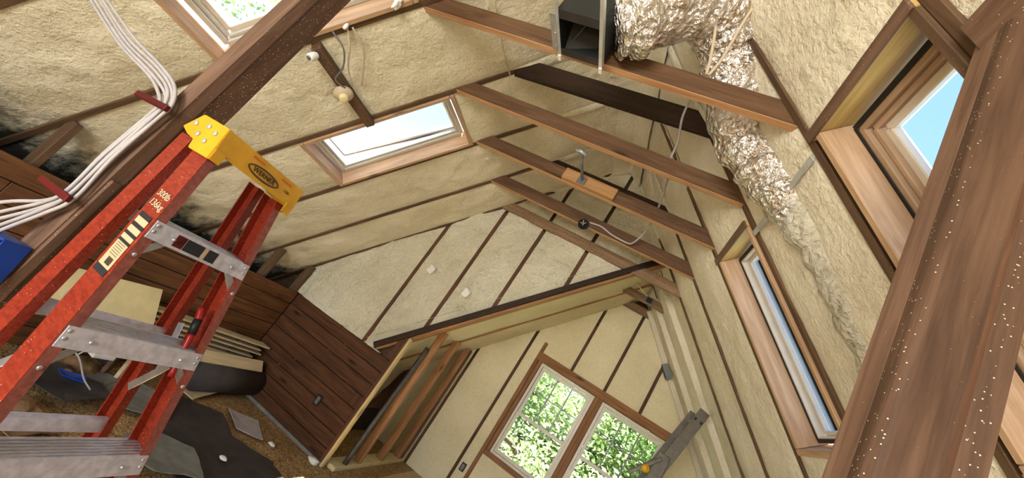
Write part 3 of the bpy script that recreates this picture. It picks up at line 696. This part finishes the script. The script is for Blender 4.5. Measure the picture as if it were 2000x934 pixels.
# writing and label on the left rail's outer web
def web(z, back, off=.0015): return LP(-1, z, back, 0) - AX * off
rdir = (LP(-1, 1.2, .04) - LP(-1, 1.0, .04)).normalized()
text('rating_text', '300lb', .027, MT['print_light'], lad, web(1.455, .037, .0018), FR, V((0, 0, 1)))
text('rating_text', '136kg', .027, MT['print_light'], lad, web(1.425, .037, .0018), FR, V((0, 0, 1)))
def decal(za, zb, ba, bb_, mat, off=.0012):
    q = [web(zb, ba, off), web(zb, bb_, off), web(za, bb_, off), web(za, ba, off)]
    return mo('label_strip', q, [(0, 1, 2, 3)], mat, lad)
decal(1.225, 1.385, .012, .066, MT['label'])
for z0, z1 in ((1.378, 1.392), (1.350, 1.361), (1.325, 1.334), (1.304, 1.312), (1.218, 1.236)): decal(z0, z1, .011, .067, MT['print_dark'], .0018)
for i in range(9): decal(1.243, 1.262, .022 + i * .0028, .0236 + i * .0028, MT['print_dark'], .0019)
for z0 in (1.30, 1.294, 1.288, 1.282, 1.276, 1.27): decal(z0 - .0012, z0, .02, .058, MT['print_dark'], .0019)
# red bar with a black band hooked beside the right rail
rb_ = thing('pry_bar', 'red bar with a black grip band against the ladder rail', 'bar', (-1.12, 1.13, 1.02))
p0, p1, p2, p3 = V((-1.205, 1.128, 1.215)), V((-1.185, 1.128, 1.185)), V((-1.165, 1.128, 1.14)), V((-1.118, 1.130, 1.02))
tube('handle', [p0, p1, p1 + (p2 - p1) * .2], .0115, MT['redtool'], rb_, 10, 4)
tube('grip_band', [p1, p2], .0125, MT['black'], rb_, 10, 2)
tube('shaft', [p2 + V((-.002, 0, .006)), p2 * .5 + p3 * .5, p3], .009, MT['redtool'], rb_, 10, 4)

# ------------------------------------------------------------------ cables and cleats on the left post
for z, lab in ((1.655, 'upper dark red wooden cleat clamping cables to the left post'), (1.298, 'lower dark red wooden cleat clamping cables to the left post')):
    tag(beam('cable_cleat', (-1.648, .789, z - .004), (-1.483, .789, z + .004), .016, .02, MT['cleat'], None), lab, 'cleat', 'cable cleats on the post')
bundle = [(-2.40, .80, 1.90), (-2.30, .80, 1.873), (-1.967, .80, 1.785), (-1.704, .80, 1.745), (-1.575, .80, 1.712), (-1.528, .803, 1.668), (-1.533, .808, 1.62), (-1.545, .808, 1.45), (-1.535, .806, 1.31), (-1.56, .80, 1.245), (-1.62, .79, 1.165), (-1.70, .78, 1.08)]
CN = ['outermost of the white cables stapled down the post', 'second white cable in the bundle down the post', 'middle white cable in the bundle down the post', 'fourth white cable in the bundle down the post', 'innermost white cable curling to the blue box']
for i in range(5):
    off = (i - 2) * .0125
    pts = []
    for j, p in enumerate(bundle):
        p = V(p); t = (V(bundle[min(j + 1, 11)]) - V(bundle[max(j - 1, 0)])).normalized(); s = t.cross(V((0, 1, 0))).normalized()
        spread = 1.0 if j < 10 else 1 + (j - 9) * .9
        pts.append(p + s * off * spread * (1 + .15 * math.sin(j * 2 + i)) + V((0, .004 * math.sin(i * 3 + j), 0)))
    tag(tube('cable', pts, .0055, MT['cable'], None, 8, 6), CN[i], 'cable', 'white cables on the left post')
bx = thing('outlet_box', 'blue plastic box with black mouth low on the left post', 'box', (-1.55, .78, 1.0))
bm = bmesh.new()
for sx, sy, sz, c in ((.15, .06, .006, (0, 0, .058)), (.15, .06, .006, (0, 0, -.058)), (.006, .06, .12, (-.075, 0, 0)), (.006, .06, .12, (.075, 0, 0)), (.15, .006, .12, (0, .027, 0))): bmbox(bm, sx, sy, sz, c)
rot = Matrix.Translation(V((-1.568, .796, 1.068))) @ Matrix.Rotation(math.radians(-8), 4, 'Y')
bmo('shell', bm, MT['blue'], bx, rot)
bm = bmesh.new(); bmbox(bm, .135, .004, .07, (0, -.012, -.015)); bmo('mouth', bm, MT['black'], bx, rot)
bm = bmesh.new(); bmbox(bm, .15, .004, .018, (0, -.032, .038)); bmo('lip', bm, MT['white'], bx, rot)

# ------------------------------------------------------------------ blocking with lamp holder and loose wires (left slope)
t = tag(beam('blocking', LS(-2.37, 1.54, -.02), LS(-2.37, 2.235, -.02), .062, .07, MT['post_dark'], None, NL), 'short brown block across two left rafters holding the lamp holder', 'block')
lh = thing('lamp_holder', 'cream porcelain lamp holder on the short block', 'lamp holder', LS(-2.37, 1.88, -.055))
c0 = LS(-2.385, 1.885, -.056)
def lathe(name, prof, base, axis, mat, parent, n=24):
    ax = V(axis).normalized(); a = ax.orthogonal().normalized(); b = ax.cross(a); vv, ff = [], []
    for r, h in prof:
        for k in range(n): vv.append(V(base) + ax * h + (a * math.cos(2 * math.pi * k / n) + b * math.sin(2 * math.pi * k / n)) * r)
    for i in range(len(prof) - 1):
        for k in range(n): ff.append((i * n + k, i * n + (k + 1) % n, (i + 1) * n + (k + 1) % n, (i + 1) * n + k))
    ff.append(tuple(range(n))); ff.append(tuple((len(prof) - 1) * n + k for k in range(n)))
    return mo(name, vv, ff, mat, parent, smooth=True)
lathe('base', [(.062, 0), (.064, .012), (.058, .02), (.04, .03), (.03, .035)], c0, -NL, MT['cabletan'], lh)
lathe('socket', [(.03, .03), (.027, .062), (.02, .064)], c0, -NL, MT['foamboard'], lh)
sk_ = thing('bulb_socket', 'small white bulb socket beside the left post', 'socket', LS(-2.385, 1.56, -.05))
lathe('body', [(.021, 0), (.024, .01), (.024, .05), (.02, .056)], LS(-2.385, 1.575, -.055), V((.2, -.5, -.9)), MT['white'], sk_)
lathe('contact', [(.014, .0), (.014, .06)], LS(-2.385, 1.575, -.055), V((.2, -.5, -.9)), MT['grey'], sk_)
wl = ['grey wire looping from skylight jamb to the lamp holder', 'tan wire running along the short block', 'thin wire trailing beside the short block']
for i, pts in enumerate(([LS(-2.28, 1.49, -.02), LS(-2.27, 1.58, -.07), LS(-2.31, 1.68, -.09), LS(-2.37, 1.75, -.08), LS(-2.36, 1.84, -.07)], [LS(-2.22, 1.5, -.03), LS(-2.25, 1.6, -.06), LS(-2.30, 1.72, -.05), LS(-2.33, 1.85, -.055)], [LS(-2.20, 1.5, -.03), LS(-2.20, 1.62, -.045), LS(-2.24, 1.75, -.035), LS(-2.30, 1.9, -.02)])):
    tag(tube('wire', pts, .0055, MT['cabletan' if i else 'grey'], None, 8, 6), wl[i], 'wire')
for x, y, lab in ((-2.0, 1.45, 'white rag tuft caught on the far jamb of left skylight'), (-2.22, 1.48, 'small white foam crumb on the skylight jamb by the wires')):
    c = LS(x, y, -.03); bm = bmesh.new(); bmesh.ops.create_icosphere(bm, subdivisions=3, radius=.03 if x > -2.1 else .018)
    for v in bm.verts: v.co = V((v.co.x * .7, v.co.y * .6, v.co.z * 1.3)) * (1 + .7 * nz(v.co, 50))
    tag(bmo('insulation_tuft', bm, MT['white'], None, Matrix.Translation(c), True), lab, 'tuft')
tag(tube('hanging_wire', [LS(-1.632, 1.60, -.02), LS(-1.642, 1.96, -.035), LS(-1.635, 2.2, -.03)], .005, MT['cabletan'], None, 8, 6), 'thin tan wire strung across foam near the left tie ends', 'wire')

# ------------------------------------------------------------------ sheet metal duct box and foil duct
db = thing('duct_box', 'open sheet metal duct box hanging in front of the nearest tie', 'duct', (-.9, 1.46, 2.95))
X0, X1, Y0, Y1, Z0, Z1 = -.935, -.725, 1.245, 1.49, 2.985, 3.30
abox('side_panel', (X0 - .003, X0), (Y0, Y1), (Z0, Z1), MT['ductin'], db, 0)
abox('side_panel', (X1, X1 + .003), (Y0, Y1), (Z0, Z1), MT['ductin'], db, 0)
abox('end_panel', (X0, X1), (Y0, Y0 + .003), (Z0, Z1), MT['ductin'], db, 0)
abox('end_panel', (X0, X1), (Y1 - .003, Y1), (Z0, Z1), MT['ductin'], db, 0)
mo('sloped_liner', [(X0, Y0, Z1), (X1, Y0, Z1), (X1, Y1, Z0 + .12), (X0, Y1, Z0 + .03)], [(0, 1, 2), (0, 2, 3)], MT['ductin'], db)
abox('top_panel', (X0, X1), (Y0, Y1), (Z1, Z1 + .003), MT['steel'], db, 0)
abox('lip', (X0 + .002, X1 - .002), (Y0 - .002, Y0 + .045), (Z0 - .003, Z0), MT['steel_dark'], db, 0)
abox('lip', (X0 + .002, X1 - .002), (Y1 - .04, Y1), (Z0 - .003, Z0), MT['steel_dark'], db, 0)
beam('inner_fold', (X0 + .02, Y1 - .02, Z0 + .06), (X1 - .07, Y0 + .06, Z0 + .22), .004, .004, MT['grey'], db)
abox('flange', (X0 - .014, X0 + .003), (1.12, Y1 + .01), (Z0 - .006, Z0 - .002), MT['steel'], db, 0)
abox('flange', (X1 - .003, X1 + .014), (1.05, Y1 + .02), (Z0 - .006, Z0 - .002), MT['steel'], db, 0)
abox('flange', (X1 + .003, X1 + .007), (1.05, Y1 + .02), (Z0 - .004, Z0 + .03), MT['steel'], db, 0)
abox('side_plate', (X0 - .04, X0 - .012), (1.27, 1.47), (Z0 - .01, Z0 - .006), MT['alum'], db, 0)
abox('screw', (X0 - .022, X0 - .014), (1.365, 1.373), (Z0 - .014, Z0 - .01), MT['steel'], db, 0)
for x in (X0 - .006, X1 + .008): abox('drive_cleat_end', (x - .008, x + .008), (Y1 + .002, Y1 + .034), (Z0 - .012, Z0 - .006), MT['white'], db, 0)
def crinkle(u, th, p):
    return .135 * (1 + .10 * nz(p, 9, 2) + .11 * nz(V((th * 1.2, u * 26, 0)), 2.0, 4) + .05 * math.sin(u * 120 + 2 * math.sin(th)))
dp = [(-.715, 1.36, 3.10), (-.66, 1.36, 3.16), (-.58, 1.37, 3.30), (-.48, 1.42, 3.45), (-.36, 1.52, 3.52), (-.25, 1.63, 3.46), (-.17, 1.72, 3.37), (-.02, 1.86, 3.215), (.12, 1.87, 3.09), (.25, 1.86, 2.975), (.38, 1.85, 2.87), (.52, 1.84, 2.73), (.65, 1.84, 2.59), (.81, 1.85, 2.42), (1.0, 1.85, 2.225)]
def rad(u, th, p):
    k = 1.15 if u < .5 else max(.70, 1.15 - (u - .5) * 1.6)
    return crinkle(u, th, p) * k * (.85 if u < .05 else 1)
tag(tube('flexible_duct', dp, .13, MT['foil'], None, 40, 14, rad), 'crinkled silver foil duct bending over the tie into the right slope', 'duct')
for i, (a, lab) in enumerate((([(-.43, 1.38, 3.62), (-.36, 1.42, 3.42), (-.30, 1.50, 3.25), (-.28, 1.535, 3.17)], 'left of two pale wires drooping over the foil duct'), ([(-.22, 1.36, 3.60), (-.24, 1.43, 3.42), (-.25, 1.5, 3.25), (-.27, 1.535, 3.17)], 'right of two pale wires drooping over the foil duct'))):
    tag(tube('drooping_wire', a, .007, MT['cabletan'], None, 8, 6), lab, 'wire', 'pale wires over the duct')
# galvanized strap across the duct bay, right slope
tag(beam('metal_strap', RS(.258, 1.53, -.012), RS(.268, 2.20, -.012), .028, .006, MT['steel'], None, NR), 'galvanized strap crossing the foil duct bay on the right slope', 'strap')

# ------------------------------------------------------------------ fittings on the ties
tag(abox('backing_block', (-1.22, -1.06), (2.765, 2.80), (3.06, 3.14), MT['tie'], None), 'brown wood block screwed beside the pale block on tie', 'block')
tag(abox('mounting_block', (-1.06, -.62), (2.76, 2.80), (3.052, 3.148), MT['ply'], None), 'pale wood block screwed to the tie under the grey arm', 'block')
am = thing('swivel_mount', 'grey metal arm with round end disc on the pale block', 'bracket', (-.9, 2.76, 3.09))
abox('base_plate', (-.935, -.865), (2.75, 2.76), (3.06, 3.12), MT['grey'], am)
rod('pole', (-.9, 2.755, 3.093), (-.895, 2.42, 3.093), .011, MT['grey'], am)
lathe('disc', [(.03, 0), (.046, .004), (.048, .022), (.03, .028)], V((-.895, 2.40, 3.075)), V((0.1, -.35, .9)), MT['steel'], am)
jb = thing('ceiling_box', 'small round black electrical box on the fourth tie', 'electrical box', (-.88, 3.40, 3.03))
lathe('box', [(.048, 0), (.05, .03), (.044, .032), (.042, .01)], V((-.87, 3.42, 3.055)), V((0, -1, -.35)), MT['black'], jb, 16)
for k in range(4):
    a = k * 1.57 + .4; c = V((-.87, 3.385, 3.045)); rod('wire_stub', c, c + V((math.cos(a) * .025, -.02, math.sin(a) * .025)), .004, MT['cable'], jb, 6)
tag(tube('cable', [(-.83, 3.405, 3.09), (-.72, 3.40, 3.10), (-.6, 3.405, 3.075), (-.45, 3.39, 3.062), (-.40, 3.34, 3.07), (-.35, 3.2, 3.12), (-.32, 2.98, 3.165), (-.31, 2.82, 3.175), (-.31, 2.6, 3.2), (-.32, 2.38, 3.22), (-.33, 2.25, 3.19), (-.34, 2.21, 3.3), (-.385, 2.18, 3.45), (-.40, 2.16, 3.58)], .0075, MT['cable'], None, 8, 6), 'white cable drooping across the ties to the black box', 'cable')
eb = thing('metal_box', 'grey metal electrical box on the extension tie', 'electrical box', (-.1, 4.97, 3.17))
abox('box', (-.145, -.06), (4.93, 4.98), (3.16, 3.245), MT['grey'], eb); abox('mouth', (-.135, -.07), (4.926, 4.93), (3.17, 3.235), MT['black'], eb, 0)
tag(tube('looped_cable', [(-.13, 4.95, 3.24), (-.22, 4.9, 3.26), (-.33, 4.86, 3.32), (-.36, 4.85, 3.40), (-.30, 4.86, 3.43), (-.26, 4.95, 3.42)], .009, MT['foamboard'], None, 8, 6), 'cream cable looping from the box on the extension tie', 'cable')
sb = thing('slope_box', 'dark metal box set in the foam by the far slope corner', 'electrical box', (.45, 5.6, 3.0))
mwb, Lb = frame(RS(.40, 5.55, -.01), RS(.52, 5.55, -.01), NR); bm = bmesh.new(); bmbox(bm, Lb, .09, .07); bmo('box', bm, MT['grey'], sb, mwb)
bm = bmesh.new(); bmbox(bm, Lb * .8, .07, .004, (0, 0, -.037)); bmo('mouth', bm, MT['black'], sb, mwb)
for x, y, z, lab in ((-2.328, 3.996, .395, 'black outlet box let into the dark board wall'), (-1.113, 5.74, .39, 'black outlet box on the stud left of the far window')):
    ob = thing('outlet_recess', lab, 'outlet', (x, y, z - .05))
    abox('box', (x - .032, x + .032), (y - .012, y + .01), (z - .05, z + .05), MT['black'], ob); abox('receptacle', (x - .018, x + .018), (y - .016, y - .012), (z - .036, z + .036), MT['grey'], ob)
for x, z, lab in ((-2.19, 2.06, 'white foam offcut stuck to the second gable stud'), (-1.655, 2.04, 'white foam offcut stuck to the third gable stud')):
    bm = bmesh.new(); bmbox(bm, .075, .05, .085); bmesh.ops.subdivide_edges(bm, edges=bm.edges[:], cuts=3, use_grid_fill=True)
    for v in bm.verts: v.co += V((nz(v.co, 30, 1), nz(v.co, 30, 2), nz(v.co, 30, 3))) * .014
    tag(bmo('foam_chunk', bm, MT['white'], None, Matrix.Translation(V((x + (.03 if x < -2 else -.02), 3.975, z))) @ Matrix.Rotation(.3, 4, 'Y'), True), lab, 'foam')
tag(tube('iron_pipe', [(-1.84, 4.30, .02), (-1.86, 4.36, .45), (-1.885, 4.46, 1.0), (-1.895, 4.50, 1.36)], .027, MT['pipe'], None, 12, 4), 'dark pipe standing in the open stud wall', 'pipe')

# ------------------------------------------------------------------ grey ladder leaning on the right slope
gl = thing('aluminium_ladder', 'grey metal ladder leaning on the right slope by the far window', 'ladder', (.4, 4.3, 0))
gu = V((.125, 0, .60)).normalized(); gp = V((gu.z, 0, -gu.x))         # along the rail, across its web
gb = V((.765, 4.2, 2.285))
def GP(l, c, y): return gb + gu * l + gp * c + V((0, y, 0))
def grail(name, y, c0, c1, l1, l0=-2.32):
    bm = bmesh.new(); prof = [(c0, 0), (c1, 0), (c1, .03), (c1 - .004, .03), (c1 - .004, .004), (c0 + .004, .004), (c0 + .004, .03), (c0, .03)]
    n = 8; b = [bm.verts.new(GP(l, c, y + yy)) for l in (l0, l1) for c, yy in prof]
    for i in range(n): bm.faces.new((b[i], b[(i + 1) % n], b[n + (i + 1) % n], b[n + i]))
    for s in (0, n):
        for q in ((0, 5, 6, 7), (0, 1, 4, 5), (1, 2, 3, 4)): bm.faces.new([b[s + k] for k in q])
    return bmo(name, bm, MT['oldalum'], gl)
ra = grail('rail', 0, -.045, .045, 0); grail('rail', .40, -.045, .045, 0)
rb2 = grail('rail', -.035, -.05, .042, -.30)
grail('rail', .36, -.05, .042, -.30)
for k in range(7):
    l = -.10 - k * .30
    rod('rung', GP(l, 0, .004), GP(l, 0, .40), .016, MT['alum'], gl, 10)
    for c in (-.028, .028):
        q = GP(l - .004, c, -.001); bm = bmesh.new(); bmbox(bm, .020, .002, .028)
        bmo('rung_socket', bm, MT['black'], ra, Matrix.Translation(q) @ Matrix.Rotation(math.atan2(gu.x, gu.z), 4, 'Y'))
lk = abox('hinge_plate', (.56, .66), (4.12, 4.165), (1.55, 1.78), MT['oldalum'], gl)
tag(lathe('hinge_knob', [(.03, 0), (.035, .01), (.03, .025)], V((.52, 4.11, 1.60)), V((0, -1, 0)), MT['yellow'], gl, 16), 'yellow knob')
beam('stay', (.60, 4.13, 1.74), (.42, 4.13, 1.50), .03, .07, MT['oldalum'], gl, (0, -1, 0))

# ------------------------------------------------------------------ offcuts and rubble on the floor, far left
for i in range(5):
    z = (.29, .335, .38, .425, .47)[i]; y1 = (3.93, 3.86, 3.93, 3.87, 3.95)[i]
    tag(beam('plank', (-3.25 + .012 * i, 2.55, z + .06), (-3.23 + .01 * i, y1, z), .12, .016, MT['plank'], None),
        ['lowest thin plank in the pile along the knee wall', 'second thin plank up in the knee wall pile', 'middle thin plank in the knee wall pile', 'fourth thin plank up in the knee wall pile', 'topmost thin plank in the pile along the knee wall'][i], 'plank', 'planks piled by the knee wall')
for y, lab in ((2.7, 'near spacer block under the plank pile'), (3.6, 'far spacer block under the plank pile')):
    t_ = thing('plank_rack', lab, 'block', (-3.24, y, 0), 'spacers under the plank pile')
    abox('upright', (-3.315, -3.30), (y - .02, y + .02), (0, .5), MT['felt'], t_)
    for i in range(5): abox('spacer', (-3.30, -3.21), (y - .02, y + .02), ((0, .298, .343, .388, .433)[i] + (.02 if y < 3 else .015) * (i > 0), (.282, .327, .372, .417, .462)[i] + (.035 if y < 3 else .012)), MT['felt'], t_)
tag(rod('felt_roll', (-3.0, 3.2, .14), (-3.05, 3.97, .14), .13, MT['felt'], None, 20), 'roll of black roofing felt below the plank pile', 'roll')
tag(beam('plank', (-3.03, 3.10, .305), (-3.03, 3.9, .315), .11, .02, MT['plank'], None, (.75, -.1, .65)), 'pale short board lying across the black felt roll', 'plank')
def sheet(name, outline, z, mat, label, cat, th=.006, curl=.03, seed=1, group=None):
    """an irregular thin sheet lying on the floor with some curl"""
    bm = bmesh.new(); n = len(outline); c = sum((V((x, y, 0)) for x, y in outline), V()) / n
    rings = 5; vs_ = [[], []]
    pts = []
    for i in range(n):
        a, b = V((*outline[i], 0)), V((*outline[(i + 1) % n], 0))
        for k in range(5):
            p = a.lerp(b, k / 5); q = (p - c); pts.append(c + q * (1 + .10 * noise.noise(p * 9 + V((seed, 0, 0)))))
    m = len(pts); top, bot = [], []
    for s, arr in ((0, top), (1, bot)):
        for r in range(1, rings + 1):
            row = []
            for p in pts:
                q = c.lerp(p, r / rings); h = curl * (.5 + noise.noise(q * 2.2 + V((seed * 5, 0, 0)))) * (r / rings) ** 2
                row.append(bm.verts.new((q.x, q.y, z + max(0, h) + (th if s == 0 else 0))))
            arr.append(row)
        arr.append(bm.verts.new((c.x, c.y, z + (th if s == 0 else 0))))
    for arr in (top, bot):
        ce = arr[-1]
        for i in range(m): bm.faces.new((ce, arr[0][i], arr[0][(i + 1) % m]))
        for r in range(rings - 1):
            for i in range(m): bm.faces.new((arr[r][i], arr[r + 1][i], arr[r + 1][(i + 1) % m], arr[r][(i + 1) % m]))
    for i in range(m): bm.faces.new((top[rings - 1][i], bot[rings - 1][i], bot[rings - 1][(i + 1) % m], top[rings - 1][(i + 1) % m]))
    return tag(bmo(name, bm, mat, None), label, cat, group)
sheet('felt_sheet', [(-2.98, 3.02), (-2.62, 3.36), (-2.32, 3.26), (-2.0, 3.44), (-1.65, 3.32), (-1.7, 2.5), (-2.2, 2.5), (-2.75, 2.72)], .004, MT['felt'], 'large torn black felt sheet on the floor right of the ladder', 'sheet', curl=.02, seed=2)
sheet('felt_sheet', [(-2.95, 1.95), (-2.55, 2.1), (-2.6, 2.45), (-2.85, 2.45), (-3.05, 2.2)], .05, MT['felt'], 'black felt scrap seen between the ladder steps', 'sheet', curl=.05, seed=3)
sheet('shingle_sheet', [(-2.25, 2.25), (-1.95, 2.35), (-1.85, 2.62), (-2.15, 2.75), (-2.4, 2.55)], .032, MT['felt_grey'], 'grey sheet lying at the foot of the ladder rail', 'sheet', curl=.02, seed=4)
sheet('shingle_sheet', [(-2.9, 2.5), (-2.65, 2.45), (-2.5, 2.75), (-2.75, 2.95), (-2.95, 2.75)], .03, MT['felt_grey'], 'grey sheet behind the ladder rear rail', 'sheet', curl=.03, seed=5)
sheet('shingle_sheet', [(-3.2, 2.1), (-2.85, 2.0), (-2.75, 2.35), (-2.95, 2.65), (-3.2, 2.5)], .02, MT['felt_grey'], 'dusty grey sheet by the knee wall left of the planks', 'sheet', curl=.05, seed=6)
sheet('paper_sheet', [(-2.70, 3.50), (-2.56, 3.74), (-2.26, 3.54), (-2.42, 3.36)], .012, MT['paper'], 'pale lilac paper scrap on the patterned floor', 'sheet', curl=.012, seed=7)
sheet('white_sheet', [(-3.1, 3.1), (-2.78, 3.15), (-2.95, 3.55), (-3.1, 3.5)], .03, MT['plank'], 'pale triangular sheet under the short board', 'sheet', curl=.03, seed=8)
sheet('felt_sheet', [(-2.3, 2.0), (-1.8, 1.75), (-1.65, 2.2), (-2.05, 2.3)], .004, MT['felt'], 'black felt scrap below the lowest visible step', 'sheet', curl=.03, seed=9)
sheet('cardboard_scrap', [(-2.6, 1.75), (-2.3, 1.8), (-2.35, 2.05), (-2.6, 2.0)], .01, MT['cardboard'], 'brown cardboard scrap near the ladder base', 'sheet', curl=.05, seed=10)
def slab(name, p, sx, sy, sz, rz, rx, mat, label, cat, ry=0):
    bm = bmesh.new(); bmbox(bm, sx, sy, sz); bmesh.ops.bevel(bm, geom=bm.edges[:], offset=.004, segments=1, affect='EDGES')
    mw = Matrix.Translation(V(p)) @ Matrix.Rotation(rz, 4, 'Z') @ Matrix.Rotation(rx, 4, 'X') @ Matrix.Rotation(ry, 4, 'Y')
    return tag(bmo(name, bm, mat, None, mw), label, cat)
slab('foam_board', (-3.13, 2.22, .50), .04, .82, .32, .04, .06, MT['foamboard'], 'cream foam board leaning on the knee wall behind the ladder', 'board', -.62)
slab('foam_offcut', (-3.05, 2.72, .20), .03, .16, .42, .3, -.3, MT['plank'], 'jagged white board offcut standing beside the rear rail', 'board', -.25)
slab('wood_offcut', (-3.1, 2.62, .18), .035, .05, .38, .3, -.3, MT['rafter'], 'brown wood offcut standing beside the white offcut', 'board', -.2)
gm = thing('gutter_offcut', 'white plastic trim offcut hanging behind the second step', 'offcut', (-2.95, 2.35, .2))
abox('web', (-2.96, -2.93), (2.33, 2.40), (.22, .42), MT['white'], gm); abox('lip', (-2.96, -2.90), (2.31, 2.45), (.20, .225), MT['white'], gm)
tag(tube('loose_wire', [(-2.9, 2.0, .25), (-2.86, 2.1, .26), (-2.80, 2.16, .24), (-2.74, 2.24, .14), (-2.70, 2.30, .09)], .005, MT['cable'], None, 6, 6), 'thin white wire sprawling over the rubble', 'wire')
tag(tube('loose_wire', [(-2.81, 2.15, .245), (-2.84, 2.24, .33), (-2.88, 2.35, .36), (-2.9, 2.46, .30)], .005, MT['cable'], None, 6, 6), 'thin white wire arching up behind the second step', 'wire')
sheet('plastic_scrap', [(-2.88, 2.18), (-2.80, 2.16), (-2.74, 2.26), (-2.83, 2.33)], .09, MT['blue'], 'blue plastic scrap among the grey rubble', 'scrap', curl=.04, seed=12)
RUB = ['brown lump of rubble nearest the knee wall', 'small brown rubble lump by the white wire', 'brown rubble lump under the felt scrap', 'flat brown rubble lump left of the offcuts', 'tan rubble lump behind the rear rail']
for i, (x, y, r) in enumerate(((-3.2, 2.3, .09), (-2.98, 2.28, .07), (-2.6, 1.95, .06), (-3.1, 2.45, .08), (-2.9, 2.62, .06))):
    bm = bmesh.new(); bmesh.ops.create_icosphere(bm, subdivisions=3, radius=r)
    for v in bm.verts: v.co = V((v.co.x * 1.3, v.co.y * 1.2, max(-r * .5, v.co.z * .7))) * (1 + .45 * nz(v.co, 14, i))
    tag(bmo('rubble', bm, MT['cardboard'], None, Matrix.Translation(V((x, y, r * .42)))), RUB[i], 'rubble', 'rubble by the knee wall', 'thing')

CR = ['white foam crumb at the foot of the pale end trim', 'white foam crumb in the dark corner of the board walls', 'white foam crumb on the black felt sheet', 'white foam crumb beside the lilac paper scrap']
for i, (x, y, z, q) in enumerate(((-1.95, 3.94, .016, .05), (-3.24, 3.90, .015, .045), (-2.05, 2.95, .03, .025), (-2.22, 3.62, .012, .03))):
    bm = bmesh.new(); bmesh.ops.create_icosphere(bm, subdivisions=3, radius=q)
    for v in bm.verts: v.co = V((v.co.x * 1.2, v.co.y, max(-q * .3, v.co.z * .5))) * (1 + .5 * nz(v.co, 30, i))
    tag(bmo('foam_crumb', bm, MT['white'], None, Matrix.Translation(V((x, y, z))), True), CR[i], 'foam', 'foam crumbs on the floor', 'thing')

# ------------------------------------------------------------------ outside: ground and trees
gd = abox('ground', (-60, 60), (-60, 60), (-3.3, -3.2), MT['lawn'], None, 0, 'structure'); gd['label'] = 'green lawn outside the house'
def tree(label, x, y, h, r, n, seed, mat, low=-.5):
    rg = random.Random(seed); t = thing('leafy_tree', label, 'tree', (x, y, -3.2), 'trees outside the windows')
    tube('trunk', [(x, y, -3.2), (x + .1, y, -1), (x, y + .1, h * .5)], .14, MT['bark'], t, 10, 4)
    for k in range(4):
        a = rg.uniform(0, 6.28); tube('branch', [(x, y, rg.uniform(-1, h * .3)), (x + math.cos(a) * r * .5, y + math.sin(a) * r * .4, h * .5), (x + math.cos(a) * r * .8, y + math.sin(a) * r * .7, h * .75)], .05, MT['bark'], t, 8, 4)
    cl = []
    for k in range(26):
        while True:
            q = V((rg.uniform(-1, 1), rg.uniform(-1, 1), rg.uniform(-1, 1)))
            if q.length < 1: break
        cl.append(V((x + q.x * r, y + q.y * r * .8, (h + low) / 2 + q.z * (h - low) / 2)))
    vv, ff = [], []
    for k in range(n):
        c = rg.choice(cl) + V((rg.gauss(0, .36), rg.gauss(0, .36), rg.gauss(0, .36)))
        a = V((rg.gauss(0, 1), rg.gauss(0, 1), rg.gauss(0, .6))).normalized(); b = a.orthogonal().normalized(); b = Matrix.Rotation(rg.uniform(0, 6.28), 3, a) @ b
        s = rg.uniform(.045, .09); i0 = len(vv)
        vv += [c - a * s, c + b * s * .45 - a * s * .1, c + a * s, c - b * s * .45 - a * s * .1]; ff.append((i0, i0 + 1, i0 + 2, i0 + 3))
    mo('foliage', vv, ff, mat, t)
tree('leafy tree filling the left far window', -1.9, 10.3, 4.6, 2.3, 26000, 1, MT['leaf'], -2.4)
tree('leafy tree filling the right far window', 1.7, 11.2, 4.8, 2.4, 26000, 2, MT['leaf'], -2.4)
tree('pale low bush below the far windows', -.2, 8.9, 1.0, 1.9, 16000, 3, MT['leaf2'], -2.9)
tree('tall tree behind between the far windows', -.4, 15.0, 6.5, 3.8, 26000, 4, MT['leaf'], -2)
tree('tall tree seen past the far left skylight', -8.3, 10.2, 4.3, 2.4, 9000, 5, MT['leaf2'], -2)
tree('tall tree seen past the near left skylight', -9.5, 4.6, 5.0, 2.4, 9000, 6, MT['leaf'], -2)
